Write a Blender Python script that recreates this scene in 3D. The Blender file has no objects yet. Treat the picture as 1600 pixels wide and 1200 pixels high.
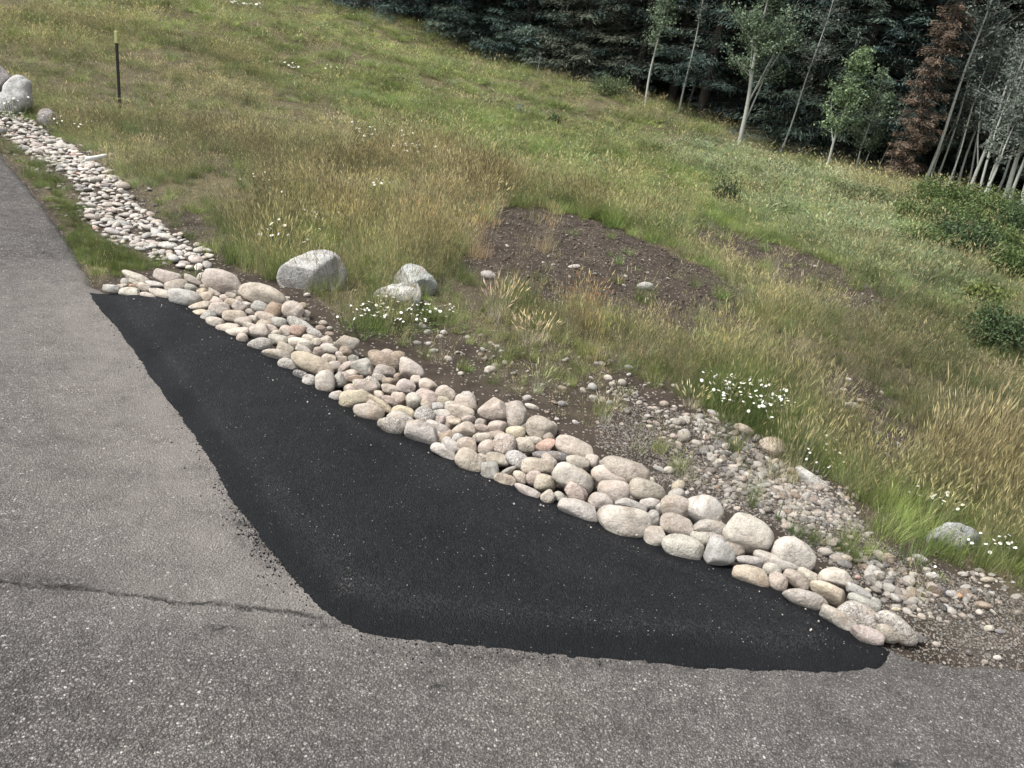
import bpy, bmesh, math, random
import numpy as np
from mathutils import Vector, Matrix, Quaternion

random.seed(7)
rng = np.random.default_rng(11)
S = bpy.context.scene
COL = S.collection

# ------------------------------------------------------------------ camera
PITCH, ROLL, EYE, FPX = math.radians(23.4), math.radians(8.6), 1.6, 1202.0
F = np.array([0, math.cos(PITCH), -math.sin(PITCH)])
R0 = np.array([1.0, 0, 0]); U0 = np.array([0, math.sin(PITCH), math.cos(PITCH)])
R = math.cos(ROLL) * R0 + math.sin(ROLL) * U0
U = -math.sin(ROLL) * R0 + math.cos(ROLL) * U0
CAM = np.array([0, 0, EYE])
cd = bpy.data.cameras.new('camera'); cam = bpy.data.objects.new('camera', cd); COL.objects.link(cam)
cd.sensor_fit = 'HORIZONTAL'; cd.sensor_width = 36.0; cd.lens = 36.0 * FPX / 1600.0
cd.clip_start = 0.05; cd.clip_end = 2000
cam.matrix_world = Matrix(((R[0], U[0], -F[0], 0), (R[1], U[1], -F[1], 0), (R[2], U[2], -F[2], EYE), (0, 0, 0, 1)))
S.camera = cam

# ------------------------------------------------------------------ sky, sun, exposure (soft bright overcast)
SUN_EL, SUN_AZ = math.radians(60), math.radians(-105)        # azimuth from +Y towards +X
W = bpy.data.worlds.new('World'); S.world = W; W.use_nodes = True
nt = W.node_tree; nt.nodes.clear()
sky = nt.nodes.new('ShaderNodeTexSky'); sky.sky_type = 'NISHITA'; sky.sun_disc = False
sky.sun_elevation = SUN_EL; sky.sun_rotation = SUN_AZ
sky.air_density = 1.0; sky.dust_density = 3.0; sky.ozone_density = 1.0
hs = nt.nodes.new('ShaderNodeHueSaturation'); hs.inputs['Saturation'].default_value = 0.22
bg = nt.nodes.new('ShaderNodeBackground'); bg.inputs['Strength'].default_value = 0.10
wo = nt.nodes.new('ShaderNodeOutputWorld')
nt.links.new(sky.outputs[0], hs.inputs['Color']); nt.links.new(hs.outputs[0], bg.inputs[0]); nt.links.new(bg.outputs[0], wo.inputs[0])
sd_ = bpy.data.lights.new('sun', 'SUN'); sun = bpy.data.objects.new('sun', sd_); COL.objects.link(sun)
sd_.energy = 2.6; sd_.angle = math.radians(16); sd_.color = (1, 0.975, 0.94)
sdir = Vector((math.sin(SUN_AZ) * math.cos(SUN_EL), math.cos(SUN_AZ) * math.cos(SUN_EL), math.sin(SUN_EL)))
sun.rotation_euler = sdir.to_track_quat('Z', 'Y').to_euler()
S.view_settings.view_transform = 'Standard'; S.view_settings.look = 'None'
S.view_settings.exposure = 1.15; S.view_settings.gamma = 1.0; S.view_settings.use_curve_mapping = False
S.cycles.max_bounces = 4; S.cycles.diffuse_bounces = 3; S.cycles.transparent_max_bounces = 4
S.cycles.use_adaptive_sampling = True; S.cycles.adaptive_threshold = .025

# ------------------------------------------------------------------ geometry of the place
def ray(px, py):
    px = np.asarray(px, float); py = np.asarray(py, float)
    return F + ((px - 800) / FPX)[..., None] * R + ((600 - py) / FPX)[..., None] * U
def on_plane(px, py, z=0.0):
    d = ray(px, py); t = (z - EYE) / d[..., 2]
    return CAM + d * t[..., None]
def at_y(px, py, y):
    d = ray(px, py); t = y / d[..., 1]
    return CAM + d * np.asarray(t)[..., None]
def project(P):
    v = np.asarray(P) - CAM
    f = np.maximum(v @ F, 1e-3)
    return 800 + FPX * (v @ R) / f, 600 - FPX * (v @ U) / f, v @ F

def hash2(ix, iy, s):
    h = (ix.astype(np.int64) * 374761393 + iy.astype(np.int64) * 668265263 + s * 1442695041) & 0x7fffffff
    h = ((h ^ (h >> 13)) * 1274126177) & 0x7fffffff
    return ((h ^ (h >> 16)) & 0xffff) / 65535.0
def vnoise(x, y, s=0):
    x = np.asarray(x, float); y = np.asarray(y, float)
    ix = np.floor(x); iy = np.floor(y); fx = x - ix; fy = y - iy
    fx = fx * fx * (3 - 2 * fx); fy = fy * fy * (3 - 2 * fy)
    a = hash2(ix, iy, s); b = hash2(ix + 1, iy, s); c = hash2(ix, iy + 1, s); d = hash2(ix + 1, iy + 1, s)
    return (a * (1 - fx) + b * fx) * (1 - fy) + (c * (1 - fx) + d * fx) * fy - 0.5
def fbm(x, y, s=0, o=4):
    t = 0; a = 1.0
    for k in range(o):
        t = t + a * vnoise(np.asarray(x) * 2 ** k, np.asarray(y) * 2 ** k, s + k); a *= 0.5
    return t

# terrain control: pixel + height above the road (on the ground there), or pixel + distance ahead
ctl = []
for px, py, z in [(0, 900, 0), (400, 900, 0), (800, 1100, 0), (1300, 1100, 0), (1600, 1150, 0), (150, 600, 0), (20, 400, 0),
                  (0, 245, 0), (150, 460, 0), (250, 470, 0), (500, 600, 0), (800, 750, 0), (1100, 890, 0), (1350, 990, 0), (1600, 1040, 0),
                  (60, 230, 0.0), (200, 350, -0.02), (330, 420, 0.02), (188, 178, .12), (480, 450, .06), (650, 470, .07), (770, 600, .03),
                  (950, 430, .10), (1160, 640, -0.02), (1270, 740, -0.03), (1450, 900, -0.03), (1600, 950, -0.08), (1600, 780, -0.18),
                  (1450, 600, -.18), (1600, 600, -.40), (20, 178, .12), (650, 250, .22), (400, 250, .2)]:
    p = on_plane(px, py, z); ctl.append((p[0], p[1], z))
TREE_PX = np.array([300, 450, 560, 640, 700, 850, 1007, 1155, 1290, 1440, 1520, 1600, 1750, 1950.0])
TREE_PY = np.array([-40, 5, 28, 45, 82, 130, 165, 223, 262, 292, 322, 335, 370, 410.0])
TREE_Y = np.array([29, 28, 27.5, 27, 26, 24.5, 23, 21.5, 20.5, 19, 18, 17, 15.5, 13.5])
for px, py, y in list(zip(TREE_PX, TREE_PY, TREE_Y)) + [(0, 0, 15), (-200, -20, 17), (200, 0, 19), (900, 250, 14.5), (1130, 320, 12), (1400, 380, 10.5), (1590, 440, 9.5)]:
    p = at_y(px, py, y); ctl.append((p[0], p[1], p[2]))
for x, y, z in [(-25, 60, 7), (0, 60, 3), (25, 55, -1), (45, 30, -4), (40, 8, -3), (-30, 25, 4), (-40, 0, 1), (0, -12, 0), (-20, -10, 0), (15, -10, -.2), (60, 70, -3), (-60, 80, 10), (12, 2, -.7), (-9, 3, 0), (-6, 5.5, 0), (6, 0, -0.05), (-12, 8, .05)]:
    ctl.append((x, y, z))
ctl = np.array(ctl)
def _tps(r2): return 0.5 * r2 * np.log(r2 + 1e-9)
n_ = len(ctl)
K = _tps(((ctl[:, None, :2] - ctl[None, :, :2]) ** 2).sum(-1)) + np.eye(n_) * 0.4
Pm = np.c_[np.ones(n_), ctl[:, :2]]
A_ = np.block([[K, Pm], [Pm.T, np.zeros((3, 3))]])
w_ = np.linalg.solve(A_, np.r_[ctl[:, 2], 0, 0, 0])

def seg_dist(X, Y, poly, closed=True):
    d = np.full(np.shape(X), 1e9)
    n = len(poly)
    for i in range(n if closed else n - 1):
        a = poly[i]; b = poly[(i + 1) % n]; ab = b - a
        t = np.clip(((X - a[0]) * ab[0] + (Y - a[1]) * ab[1]) / (ab @ ab + 1e-12), 0, 1)
        d = np.minimum(d, np.hypot(X - a[0] - t * ab[0], Y - a[1] - t * ab[1]))
    return d
def inside(X, Y, poly):
    c = np.zeros(np.shape(X), bool); n = len(poly)
    for i in range(n):
        x1, y1 = poly[i]; x2, y2 = poly[(i + 1) % n]
        if y1 == y2: continue
        c ^= ((y1 > Y) != (y2 > Y)) & (X < (x2 - x1) * (Y - y1) / (y2 - y1) + x1)
    return c
def sdist(X, Y, poly):                       # positive inside
    d = seg_dist(X, Y, poly); return np.where(inside(X, Y, poly), d, -d)
def wpoly(pts):
    a = np.array(pts, float); return on_plane(a[:, 0], a[:, 1])[:, :2]

FRONT = [(200, 470), (255, 477), (285, 486), (330, 517), (370, 540), (420, 566), (450, 590), (490, 613), (545, 652), (600, 684), (660, 706), (740, 746), (800, 771), (860, 796), (930, 826), (1000, 855), (1060, 878), (1130, 902), (1200, 930), (1280, 966), (1340, 1003), (1380, 1012)]
BACK = [(1432, 1000), (1405, 950), (1335, 890), (1278, 850), (1205, 806), (1130, 785), (1045, 755), (1005, 733), (930, 690), (875, 662), (830, 636), (770, 618), (705, 604), (665, 570), (610, 548), (550, 524), (500, 500), (482, 484), (450, 455), (380, 440), (320, 420), (255, 428), (200, 428), (165, 448)]
PATCH = wpoly([(137, 457), (165, 460)] + [(x + 10, y - 18) for x, y in FRONT[:-2]] + [(1352, 996), (1394, 1018), (1378, 1043), (1300, 1052), (1200, 1049), (1050, 1040), (900, 1027), (770, 1013), (640, 1001), (570, 988), (528, 968), (500, 950), (460, 908), (420, 858), (385, 810), (350, 755), (315, 700), (280, 650), (250, 610), (215, 560), (180, 510), (150, 473)])
BORDER = wpoly(FRONT + BACK)
_r = wpoly([(0, 245), (40, 292), (80, 347), (110, 397), (140, 446), (165, 462), (300, 480), (600, 660), (900, 800), (1200, 915), (1380, 1012), (1420, 1030), (1500, 1040), (1600, 1048)])
dr = _r[-1] - _r[-3]; dl = _r[0] - _r[1]; dl = dl / np.hypot(*dl)
left_far = [_r[0] + dl * s + np.array([-0.045 * s * s, -0.02 * s * s]) for s in (9, 6, 4, 2.5, 1.2)]
ROAD = np.array(left_far + list(_r) + [_r[-1] + dr * 20 / np.hypot(*dr), np.array([25, -14]), np.array([-40, -14])])
CH_UP = [(-60, 160), (0, 180), (60, 203), (110, 235), (150, 262), (190, 300), (230, 340), (275, 372), (315, 402), (335, 424)]
CH_LO = [(300, 430), (262, 418), (228, 398), (190, 380), (155, 362), (140, 337), (128, 302), (98, 270), (48, 240), (0, 214), (-60, 190)]
CHANNEL = wpoly(CH_UP + CH_LO)
GRAVEL = wpoly([(1010, 640), (1080, 640), (1170, 672), (1240, 715), (1310, 770), (1350, 830), (1400, 855), (1500, 890), (1600, 925), (1720, 960), (1720, 1062), (1500, 1045), (1400, 1030), (1430, 990), (1400, 945), (1330, 885), (1270, 840), (1190, 800), (1090, 775), (1010, 735), (930, 685), (960, 660)])
DIRT = wpoly([(735, 395), (790, 352), (860, 350), (930, 366), (1015, 394), (1095, 424), (1160, 458), (1150, 500), (1080, 530), (990, 520), (930, 490), (860, 500), (780, 470), (740, 430)])
DIRT2 = wpoly([(1080, 352), (1120, 350), (1160, 372), (1230, 376), (1310, 400), (1380, 436), (1340, 468), (1230, 448), (1130, 402)])

def base_z(X, Y):
    X = np.asarray(X, float); Y = np.asarray(Y, float)
    sh = X.shape; x = X.ravel(); y = Y.ravel(); out = np.empty(len(x))
    for i in range(0, len(x), 40000):
        q = np.c_[x[i:i + 40000], y[i:i + 40000]]
        out[i:i + 40000] = _tps(((q[:, None] - ctl[None, :, :2]) ** 2).sum(-1)) @ w_[:n_] + w_[n_] + q @ w_[n_ + 1:]
    return np.clip(out, -6, 14).reshape(sh)
def ground_z(X, Y):
    X = np.asarray(X, float); Y = np.asarray(Y, float)
    z = base_z(X, Y)
    sr = sdist(X, Y, ROAD)
    r = np.hypot(X, Y)
    far = np.clip((-sr) / 0.5, 0, 1)
    z = z + far * (0.06 * fbm(X * 0.9, Y * 0.9, 3) + 0.025 * fbm(X * 5, Y * 5, 9, 3)) + far * np.clip((r - 7) / 10, 0, 1) * 0.25 * fbm(X * .25, Y * .25, 21, 2)
    k = np.clip((0.25 - sr) / 0.5, 0, 1)                      # 0 well inside the road
    z = z * k * k * (3 - 2 * k)
    e = np.clip((sr + 0.10) / 0.12, 0, 1)
    return z - 0.05 * e
_T = np.geomspace(1.2, 80, 150)
def hit(px, py):
    d = ray(px, py); t = _T
    for _ in range(3):
        P_ = CAM + d * t[:, None]
        below = P_[:, 2] < ground_z(P_[:, 0], P_[:, 1])
        k = int(np.argmax(below)) if below.any() else len(t) - 1
        lo_, hi_t = t[max(k - 1, 0)], t[k]
        t = np.linspace(lo_, hi_t, 24)
    return CAM + d * hi_t

# ------------------------------------------------------------------ helpers
def tag(o, label=None, cat=None, group=None, kind=None):
    if label: o['label'] = label
    if cat: o['category'] = cat
    if group: o['group'] = group
    if kind: o['kind'] = kind
    return o
def link(o, parent=None):
    COL.objects.link(o)
    if parent is not None:
        o.parent = parent
    return o
def mesh_from(name, V, Fc, mat=None, smooth=True):
    me = bpy.data.meshes.new(name)
    V = np.asarray(V, np.float32)
    if isinstance(Fc, np.ndarray):
        n, k = Fc.shape
        me.vertices.add(len(V)); me.vertices.foreach_set('co', V.ravel())
        me.loops.add(n * k); me.loops.foreach_set('vertex_index', Fc.ravel().astype(np.int32))
        me.polygons.add(n); me.polygons.foreach_set('loop_start', np.arange(0, n * k, k, dtype=np.int32))
        me.update(calc_edges=True)
    else:
        me.from_pydata([tuple(v) for v in V], [], Fc); me.update()
    if smooth: me.polygons.foreach_set('use_smooth', np.ones(len(me.polygons), bool))
    if mat: me.materials.append(mat)
    return me
def obj(name, me, parent=None):
    return link(bpy.data.objects.new(name, me), parent)
def empty(name, loc):
    o = bpy.data.objects.new(name, None); o.location = Vector(loc); o.empty_display_size = .1
    return link(o)
def grid_faces(nu, nv):
    i = np.arange((nu - 1) * (nv - 1)); a = (i // (nv - 1)) * nv + i % (nv - 1)
    return np.c_[a, a + nv, a + nv + 1, a + 1]

# ---- materials
def M(name):
    m = bpy.data.materials.new(name); m.use_nodes = True; t = m.node_tree; t.nodes.clear()
    out = t.nodes.new('ShaderNodeOutputMaterial'); b = t.nodes.new('ShaderNodeBsdfPrincipled')
    t.links.new(b.outputs[0], out.inputs[0])
    return m, t, b, out
def N(t, typ, **kw):
    n = t.nodes.new(typ)
    for k, v in kw.items():
        if k.startswith('i_'): n.inputs[k[2:]].default_value = v
        else: setattr(n, k, v)
    return n
def ramp(t, src, stops):
    r = t.nodes.new('ShaderNodeValToRGB'); cr = r.color_ramp
    while len(cr.elements) < len(stops): cr.elements.new(0.5)
    for e, (p, c) in zip(cr.elements, stops):
        e.position = p; e.color = (c, c, c, 1) if isinstance(c, (int, float)) else (*c, 1)
    t.links.new(src, r.inputs[0]); return r.outputs[0]
def mix(t, fac, a, b, mode='MIX'):
    n = t.nodes.new('ShaderNodeMix'); n.data_type = 'RGBA'; n.blend_type = mode
    for s, v in ((n.inputs['Factor'], fac), (n.inputs[6], a), (n.inputs[7], b)):
        if isinstance(v, (int, float)): s.default_value = v
        elif isinstance(v, tuple): s.default_value = (*v, 1)
        else: t.links.new(v, s)
    return n.outputs[2]
def math_(t, op, a, b=None, clamp=False):
    n = t.nodes.new('ShaderNodeMath'); n.operation = op; n.use_clamp = clamp
    for s, v in ((n.inputs[0], a), (n.inputs[1], b)):
        if v is None: continue
        if isinstance(v, (int, float)): s.default_value = v
        else: t.links.new(v, s)
    return n.outputs[0]
def noise(t, vec, scale, detail=4, rough=.55):
    n = N(t, 'ShaderNodeTexNoise'); n.inputs['Scale'].default_value = scale; n.inputs['Detail'].default_value = detail; n.inputs['Roughness'].default_value = rough
    t.links.new(vec, n.inputs['Vector']); return n.outputs['Fac']
def voro(t, vec, scale, feature='F1', out='Distance'):
    n = N(t, 'ShaderNodeTexVoronoi'); n.feature = feature; n.inputs['Scale'].default_value = scale
    t.links.new(vec, n.inputs['Vector']); return n.outputs[out]
def pos(t): return t.nodes.new('ShaderNodeNewGeometry').outputs['Position']
def bump(t, b, h, strength=.5, dist=.01):
    n = t.nodes.new('ShaderNodeBump'); n.inputs['Strength'].default_value = strength; n.inputs['Distance'].default_value = dist
    t.links.new(h, n.inputs['Height']); t.links.new(n.outputs[0], b.inputs['Normal'])
def seg_mask(t, P, a, b, width, wob):        # 1 close to the straight line a-b on the ground (wobbling)
    sp = t.nodes.new('ShaderNodeSeparateXYZ'); t.links.new(P, sp.inputs[0])
    d = np.array(b) - np.array(a); L = np.hypot(*d); d = d / L; nx, ny = -d[1], d[0]
    s = math_(t, 'ADD', math_(t, 'MULTIPLY', sp.outputs[0], float(nx)), math_(t, 'MULTIPLY', sp.outputs[1], float(ny)))
    s = math_(t, 'SUBTRACT', s, float(nx * a[0] + ny * a[1]))
    u = math_(t, 'ADD', math_(t, 'MULTIPLY', sp.outputs[0], float(d[0])), math_(t, 'MULTIPLY', sp.outputs[1], float(d[1])))
    u = math_(t, 'SUBTRACT', u, float(d[0] * a[0] + d[1] * a[1]))
    wn = math_(t, 'MULTIPLY', math_(t, 'SUBTRACT', noise(t, P, 5, 5, .7), .5), wob)
    s = math_(t, 'ABSOLUTE', math_(t, 'ADD', s, wn))
    wv = math_(t, 'MULTIPLY', math_(t, 'ADD', noise(t, P, 13, 3), -0.12), width)
    m = math_(t, 'SUBTRACT', 1.0, math_(t, 'DIVIDE', s, wv), clamp=True)
    inr = math_(t, 'MULTIPLY', math_(t, 'GREATER_THAN', u, 0.0), math_(t, 'LESS_THAN', u, float(L)))
    return math_(t, 'MULTIPLY', m, inr)

# old asphalt
m_road, t, b, _ = M('weathered_asphalt')
P = pos(t)
c1 = voro(t, P, 165, 'F1', 'Color'); c2 = voro(t, P, 380, 'F1', 'Color'); d1 = voro(t, P, 165); d2 = voro(t, P, 380)
sp1 = t.nodes.new('ShaderNodeSeparateColor'); t.links.new(c1, sp1.inputs[0])
sp2 = t.nodes.new('ShaderNodeSeparateColor'); t.links.new(c2, sp2.inputs[0])
big = ramp(t, sp1.outputs[0], [(0.0, (.034, .033, .032)), (.40, (.088, .084, .080)), (.74, (.150, .143, .135)), (.93, (.235, .226, .214)), (1, (.42, .405, .385))])
sml = ramp(t, sp2.outputs[0], [(0.0, (.028, .027, .027)), (.6, (.108, .103, .097)), (1, (.23, .22, .208))])
agg = mix(t, ramp(t, noise(t, P, 60, 2), [(.42, 0.0), (.58, 1.0)]), big, sml)
gap = ramp(t, d1, [(.35, 0.0), (.62, .75)])
agg = mix(t, gap, agg, (.030, .029, .029))
warm = ramp(t, noise(t, P, 0.9, 4), [(.35, 0.0), (.65, 1.0)])
agg = mix(t, 1.0, agg, mix(t, warm, (1.06, 1.04, 1.05), (1.42, 1.35, 1.28)), 'MULTIPLY')
pit = ramp(t, noise(t, P, 34, 5, .75), [(.30, .35), (.44, 1.0)])
agg = mix(t, 1.0, agg, pit, 'MULTIPLY')
coar = t.nodes.new('ShaderNodeSeparateColor'); t.links.new(voro(t, P, 85, 'F1', 'Color'), coar.inputs[0])
chip = math_(t, 'MULTIPLY', math_(t, 'GREATER_THAN', coar.outputs[0], .965), math_(t, 'LESS_THAN', voro(t, P, 85), .36))
agg = mix(t, chip, agg, mix(t, coar.outputs[1], (.22, .21, .20), (.45, .43, .40)))
blot = ramp(t, noise(t, P, 3.2, 8, .75), [(.3, .58), (.5, 1.0), (.7, 1.28)])
agg = mix(t, 1.0, agg, ramp(t, noise(t, P, 16, 6, .75), [(.34, .62), (.5, 1.0), (.68, 1.25)]), 'MULTIPLY')
agg = mix(t, 1.0, agg, blot, 'MULTIPLY')
at = N(t, 'ShaderNodeAttribute', attribute_name='dust')       # fine tan dust brushed beside the new patch
dustc = mix(t, ramp(t, noise(t, P, 180, 3), [(.3, 0.0), (.7, 1.0)]), (.138, .126, .115), (.300, .274, .250))
dfac = math_(t, 'MULTIPLY', at.outputs['Fac'], ramp(t, noise(t, P, 7, 5, .65), [(.25, .35), (.65, 1.0)]))
agg = mix(t, dfac, agg, dustc)
ka, kb = wpoly([(-120, 896), (505, 962)])
crk = math_(t, 'MULTIPLY', seg_mask(t, P, ka, kb, .030, .075), ramp(t, noise(t, P, 11, 4, .7), [(.38, .1), (.55, 1.0)]))
agg = mix(t, math_(t, 'MULTIPLY', crk, .85), agg, (.035, .032, .03))
stn = math_(t, 'MULTIPLY', N(t, 'ShaderNodeAttribute', attribute_name='stain').outputs['Fac'], ramp(t, noise(t, P, 28, 4, .7), [(.42, 0.0), (.58, 1.0)]))
agg = mix(t, stn, agg, (.02, .02, .021))
t.links.new(agg, b.inputs['Base Color']); b.inputs['Roughness'].default_value = .88; b.inputs['Specular IOR Level'].default_value = .25
hh = math_(t, 'SUBTRACT', math_(t, 'MULTIPLY', math_(t, 'SUBTRACT', 1.0, d1), 0.7), math_(t, 'MULTIPLY', crk, 2.5))
hh = math_(t, 'ADD', hh, math_(t, 'MULTIPLY', math_(t, 'SUBTRACT', 1.0, d2), .35))
bump(t, b, hh, 1.0, .008)

# fresh patch
m_patch, t, b, _ = M('fresh_asphalt')
P = pos(t)
c2 = voro(t, P, 210, 'F1', 'Color'); d1 = voro(t, P, 210)
sp2 = t.nodes.new('ShaderNodeSeparateColor'); t.links.new(c2, sp2.inputs[0])
colr = ramp(t, sp2.outputs[0], [(0, (.0050, .0056, .0066)), (.7, (.0100, .0108, .0126)), (1.0, (.0185, .0195, .0215))])
colr = mix(t, 1.0, colr, ramp(t, noise(t, P, 2.6, 7, .7), [(.3, .75), (.7, 1.3)]), 'MULTIPLY')
gr = math_(t, 'MULTIPLY', N(t, 'ShaderNodeAttribute', attribute_name='scuff').outputs['Fac'], ramp(t, sp2.outputs[1], [(.70, 0.0), (.84, 1.0)]))
colr = mix(t, gr, colr, (.060, .058, .054))
colr = mix(t, math_(t, 'MULTIPLY', ramp(t, noise(t, P, 1.3, 6, .75), [(.52, 0.0), (.70, .35)]), 1.0), colr, (.0175, .018, .0185))
fl = t.nodes.new('ShaderNodeSeparateColor'); t.links.new(voro(t, P, 330, 'F1', 'Color'), fl.inputs[0])
colr = mix(t, math_(t, 'GREATER_THAN', fl.outputs[0], .9978), colr, (.24, .23, .22))
colr = mix(t, math_(t, 'MULTIPLY', N(t, 'ShaderNodeAttribute', attribute_name='margin').outputs['Fac'], .55), colr, (.0045, .0051, .0058))
rg = ramp(t, noise(t, P, 3, 4), [(.3, .62), (.7, .82)]); t.links.new(rg, b.inputs['Roughness']); t.links.new(colr, b.inputs['Base Color'])
b.inputs['Specular IOR Level'].default_value = .14
bump(t, b, math_(t, 'ADD', math_(t, 'SUBTRACT', 1.0, d1), math_(t, 'MULTIPLY', noise(t, P, 45, 3), 1.2)), .75, .005)

# earth
m_earth, t, b, _ = M('stony_earth')
P = pos(t)
e1 = mix(t, ramp(t, noise(t, P, 6, 6, .65), [(.3, 0.0), (.7, 1.0)]), (.030, .024, .019), (.076, .060, .047))
peb = voro(t, P, 60, 'F1', 'Color'); sp = t.nodes.new('ShaderNodeSeparateColor'); t.links.new(peb, sp.inputs[0])
pd = voro(t, P, 60)
pm = math_(t, 'MULTIPLY', math_(t, 'GREATER_THAN', sp.outputs[0], .80), math_(t, 'LESS_THAN', pd, .38))
e1 = mix(t, pm, e1, mix(t, sp.outputs[1], (.17, .15, .13), (.34, .30, .26)))
gm = N(t, 'ShaderNodeAttribute', attribute_name='thatch').outputs['Fac']
th = mix(t, ramp(t, noise(t, P, 22, 6, .7), [(.35, 0.0), (.65, 1.0)]), (.060, .052, .030), (.17, .145, .085))
e1 = mix(t, math_(t, 'MULTIPLY', gm, ramp(t, noise(t, P, 9, 5, .7), [(.25, .5), (.6, 1.0)])), e1, th)
gv = N(t, 'ShaderNodeAttribute', attribute_name='gravel').outputs['Fac']
gcol = mix(t, voro(t, P, 110, 'F1', 'Color'), (.060, .052, .044), (.19, .172, .152))
e1 = mix(t, math_(t, 'MULTIPLY', gv, .8), e1, gcol)
t.links.new(e1, b.inputs['Base Color']); b.inputs['Roughness'].default_value = .95; b.inputs['Specular IOR Level'].default_value = .15
bump(t, b, math_(t, 'ADD', noise(t, P, 40, 6, .7), math_(t, 'MULTIPLY', noise(t, P, 130, 3), .4)), .9, .02)

# stone, tinted per object; speckle amount from the object's own property
def stone_mat(name, speck=.5, inst=False, vein=.4):
    m, t, b, _ = M(name)
    P = pos(t)
    if inst: base = N(t, 'ShaderNodeAttribute', attribute_name='tint', attribute_type='INSTANCER').outputs['Color']
    else: base = t.nodes.new('ShaderNodeObjectInfo').outputs['Color']
    rnd = t.nodes.new('ShaderNodeObjectInfo').outputs['Random']
    off = t.nodes.new('ShaderNodeVectorMath'); off.operation = 'ADD'; t.links.new(P, off.inputs[0])
    cx = t.nodes.new('ShaderNodeCombineXYZ'); t.links.new(math_(t, 'MULTIPLY', rnd, 37.0), cx.inputs[0]); t.links.new(cx.outputs[0], off.inputs[1])
    Q = off.outputs[0]
    mott = ramp(t, noise(t, Q, 16, 6, .65), [(.28, (.58, .55, .51)), (.5, (.97, .96, .95)), (.72, (1.2, 1.19, 1.17))])
    c = mix(t, 1.0, base, mott, 'MULTIPLY')
    stain = ramp(t, noise(t, Q, 24, 6, .75), [(.54, 0.0), (.68, .55)])
    c = mix(t, stain, c, (.20, .165, .13))
    rust = ramp(t, noise(t, Q, 9, 4, .6), [(.56, 0.0), (.72, .5)])
    c = mix(t, rust, c, (.33, .235, .155))
    vs = t.nodes.new('ShaderNodeSeparateColor'); t.links.new(voro(t, Q, 260, 'F1', 'Color'), vs.inputs[0])
    dk = math_(t, 'GREATER_THAN', vs.outputs[0], .80); lt = math_(t, 'LESS_THAN', vs.outputs[0], .14)
    c = mix(t, math_(t, 'MULTIPLY', dk, .55 * speck), c, (.07, .065, .06))
    c = mix(t, math_(t, 'MULTIPLY', lt, .7 * speck), c, (.58, .56, .53))
    wv = t.nodes.new('ShaderNodeTexWave'); wv.inputs['Scale'].default_value = 7; wv.inputs['Distortion'].default_value = 9; wv.inputs['Detail'].default_value = 4; wv.inputs['Detail Scale'].default_value = 1.6
    t.links.new(Q, wv.inputs['Vector'])
    c = mix(t, math_(t, 'MULTIPLY', ramp(t, wv.outputs['Fac'], [(.0, 1.0), (.07, 0.0)]), vein), c, (.17, .14, .115))
    t.links.new(c, b.inputs['Base Color']); b.inputs['Roughness'].default_value = .82; b.inputs['Specular IOR Level'].default_value = .3
    bump(t, b, math_(t, 'ADD', noise(t, Q, 60, 6, .7), math_(t, 'MULTIPLY', noise(t, Q, 14, 3), 1.2)), .75, .014)
    return m
m_cob = stone_mat('river_cobble', .40, vein=.10); m_gran = stone_mat('speckled_granite', 1.0, vein=.15)
m_peb = stone_mat('pebble_stone', .25, inst=True, vein=0.0); m_boul = stone_mat('lichened_boulder', .8, vein=.35)

def plain(name, c, rough=.8, var=.25, sc=8, obc=False):
    m, t, b, _ = M(name); P = pos(t)
    v = ramp(t, noise(t, P, sc, 5, .65), [(.3, 1 - var), (.7, 1 + var)])
    base = t.nodes.new('ShaderNodeObjectInfo').outputs['Color'] if obc else c
    t.links.new(mix(t, 1.0, base, v, 'MULTIPLY'), b.inputs['Base Color']); b.inputs['Roughness'].default_value = rough
    b.inputs['Specular IOR Level'].default_value = .3
    return m
def leafy(name, col, var=.5, trans=.35, inst=False, obc=False):
    m, t, b, out = M(name)
    sh = N(t, 'ShaderNodeAttribute', attribute_name='shade').outputs['Color']
    if inst: base = N(t, 'ShaderNodeAttribute', attribute_name='tint', attribute_type='INSTANCER').outputs['Color']
    elif obc: base = t.nodes.new('ShaderNodeObjectInfo').outputs['Color']
    else: base = col
    c = mix(t, 1.0, base, sh, 'MULTIPLY')
    t.links.new(c, b.inputs['Base Color']); b.inputs['Roughness'].default_value = .65; b.inputs['Specular IOR Level'].default_value = .2
    tr = t.nodes.new('ShaderNodeBsdfTranslucent'); t.links.new(c, tr.inputs[0])
    ms = t.nodes.new('ShaderNodeMixShader'); ms.inputs[0].default_value = trans
    t.links.new(b.outputs[0], ms.inputs[1]); t.links.new(tr.outputs[0], ms.inputs[2]); t.links.new(ms.outputs[0], out.inputs[0])
    return m
m_grass = leafy('meadow_grass', None, inst=True, trans=.3)
m_leaf = leafy('foliage', None, obc=True, trans=.3)
m_needle = leafy('needles', None, obc=True, trans=.12)

# ------------------------------------------------------------------ ground sheets (rings round the viewer, fine near, reaching the horizon)
az = np.concatenate([np.linspace(-180, -52, 34)[:-1], np.linspace(-52, 52, 420), np.linspace(52, 180, 34)[1:]])
rr = np.concatenate([[0.02, .5, .9], np.geomspace(1.2, 40, 330), np.geomspace(43, 900, 26)])
AZ, RR = np.meshgrid(np.radians(az), rr, indexing='ij')
GX, GY = RR * np.sin(AZ), RR * np.cos(AZ)
GZ = ground_z(GX, GY)
me = mesh_from('hillside', np.stack([GX, GY, GZ], -1).reshape(-1, 3), grid_faces(len(az), len(rr))[:, ::-1].copy(), m_earth)

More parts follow.
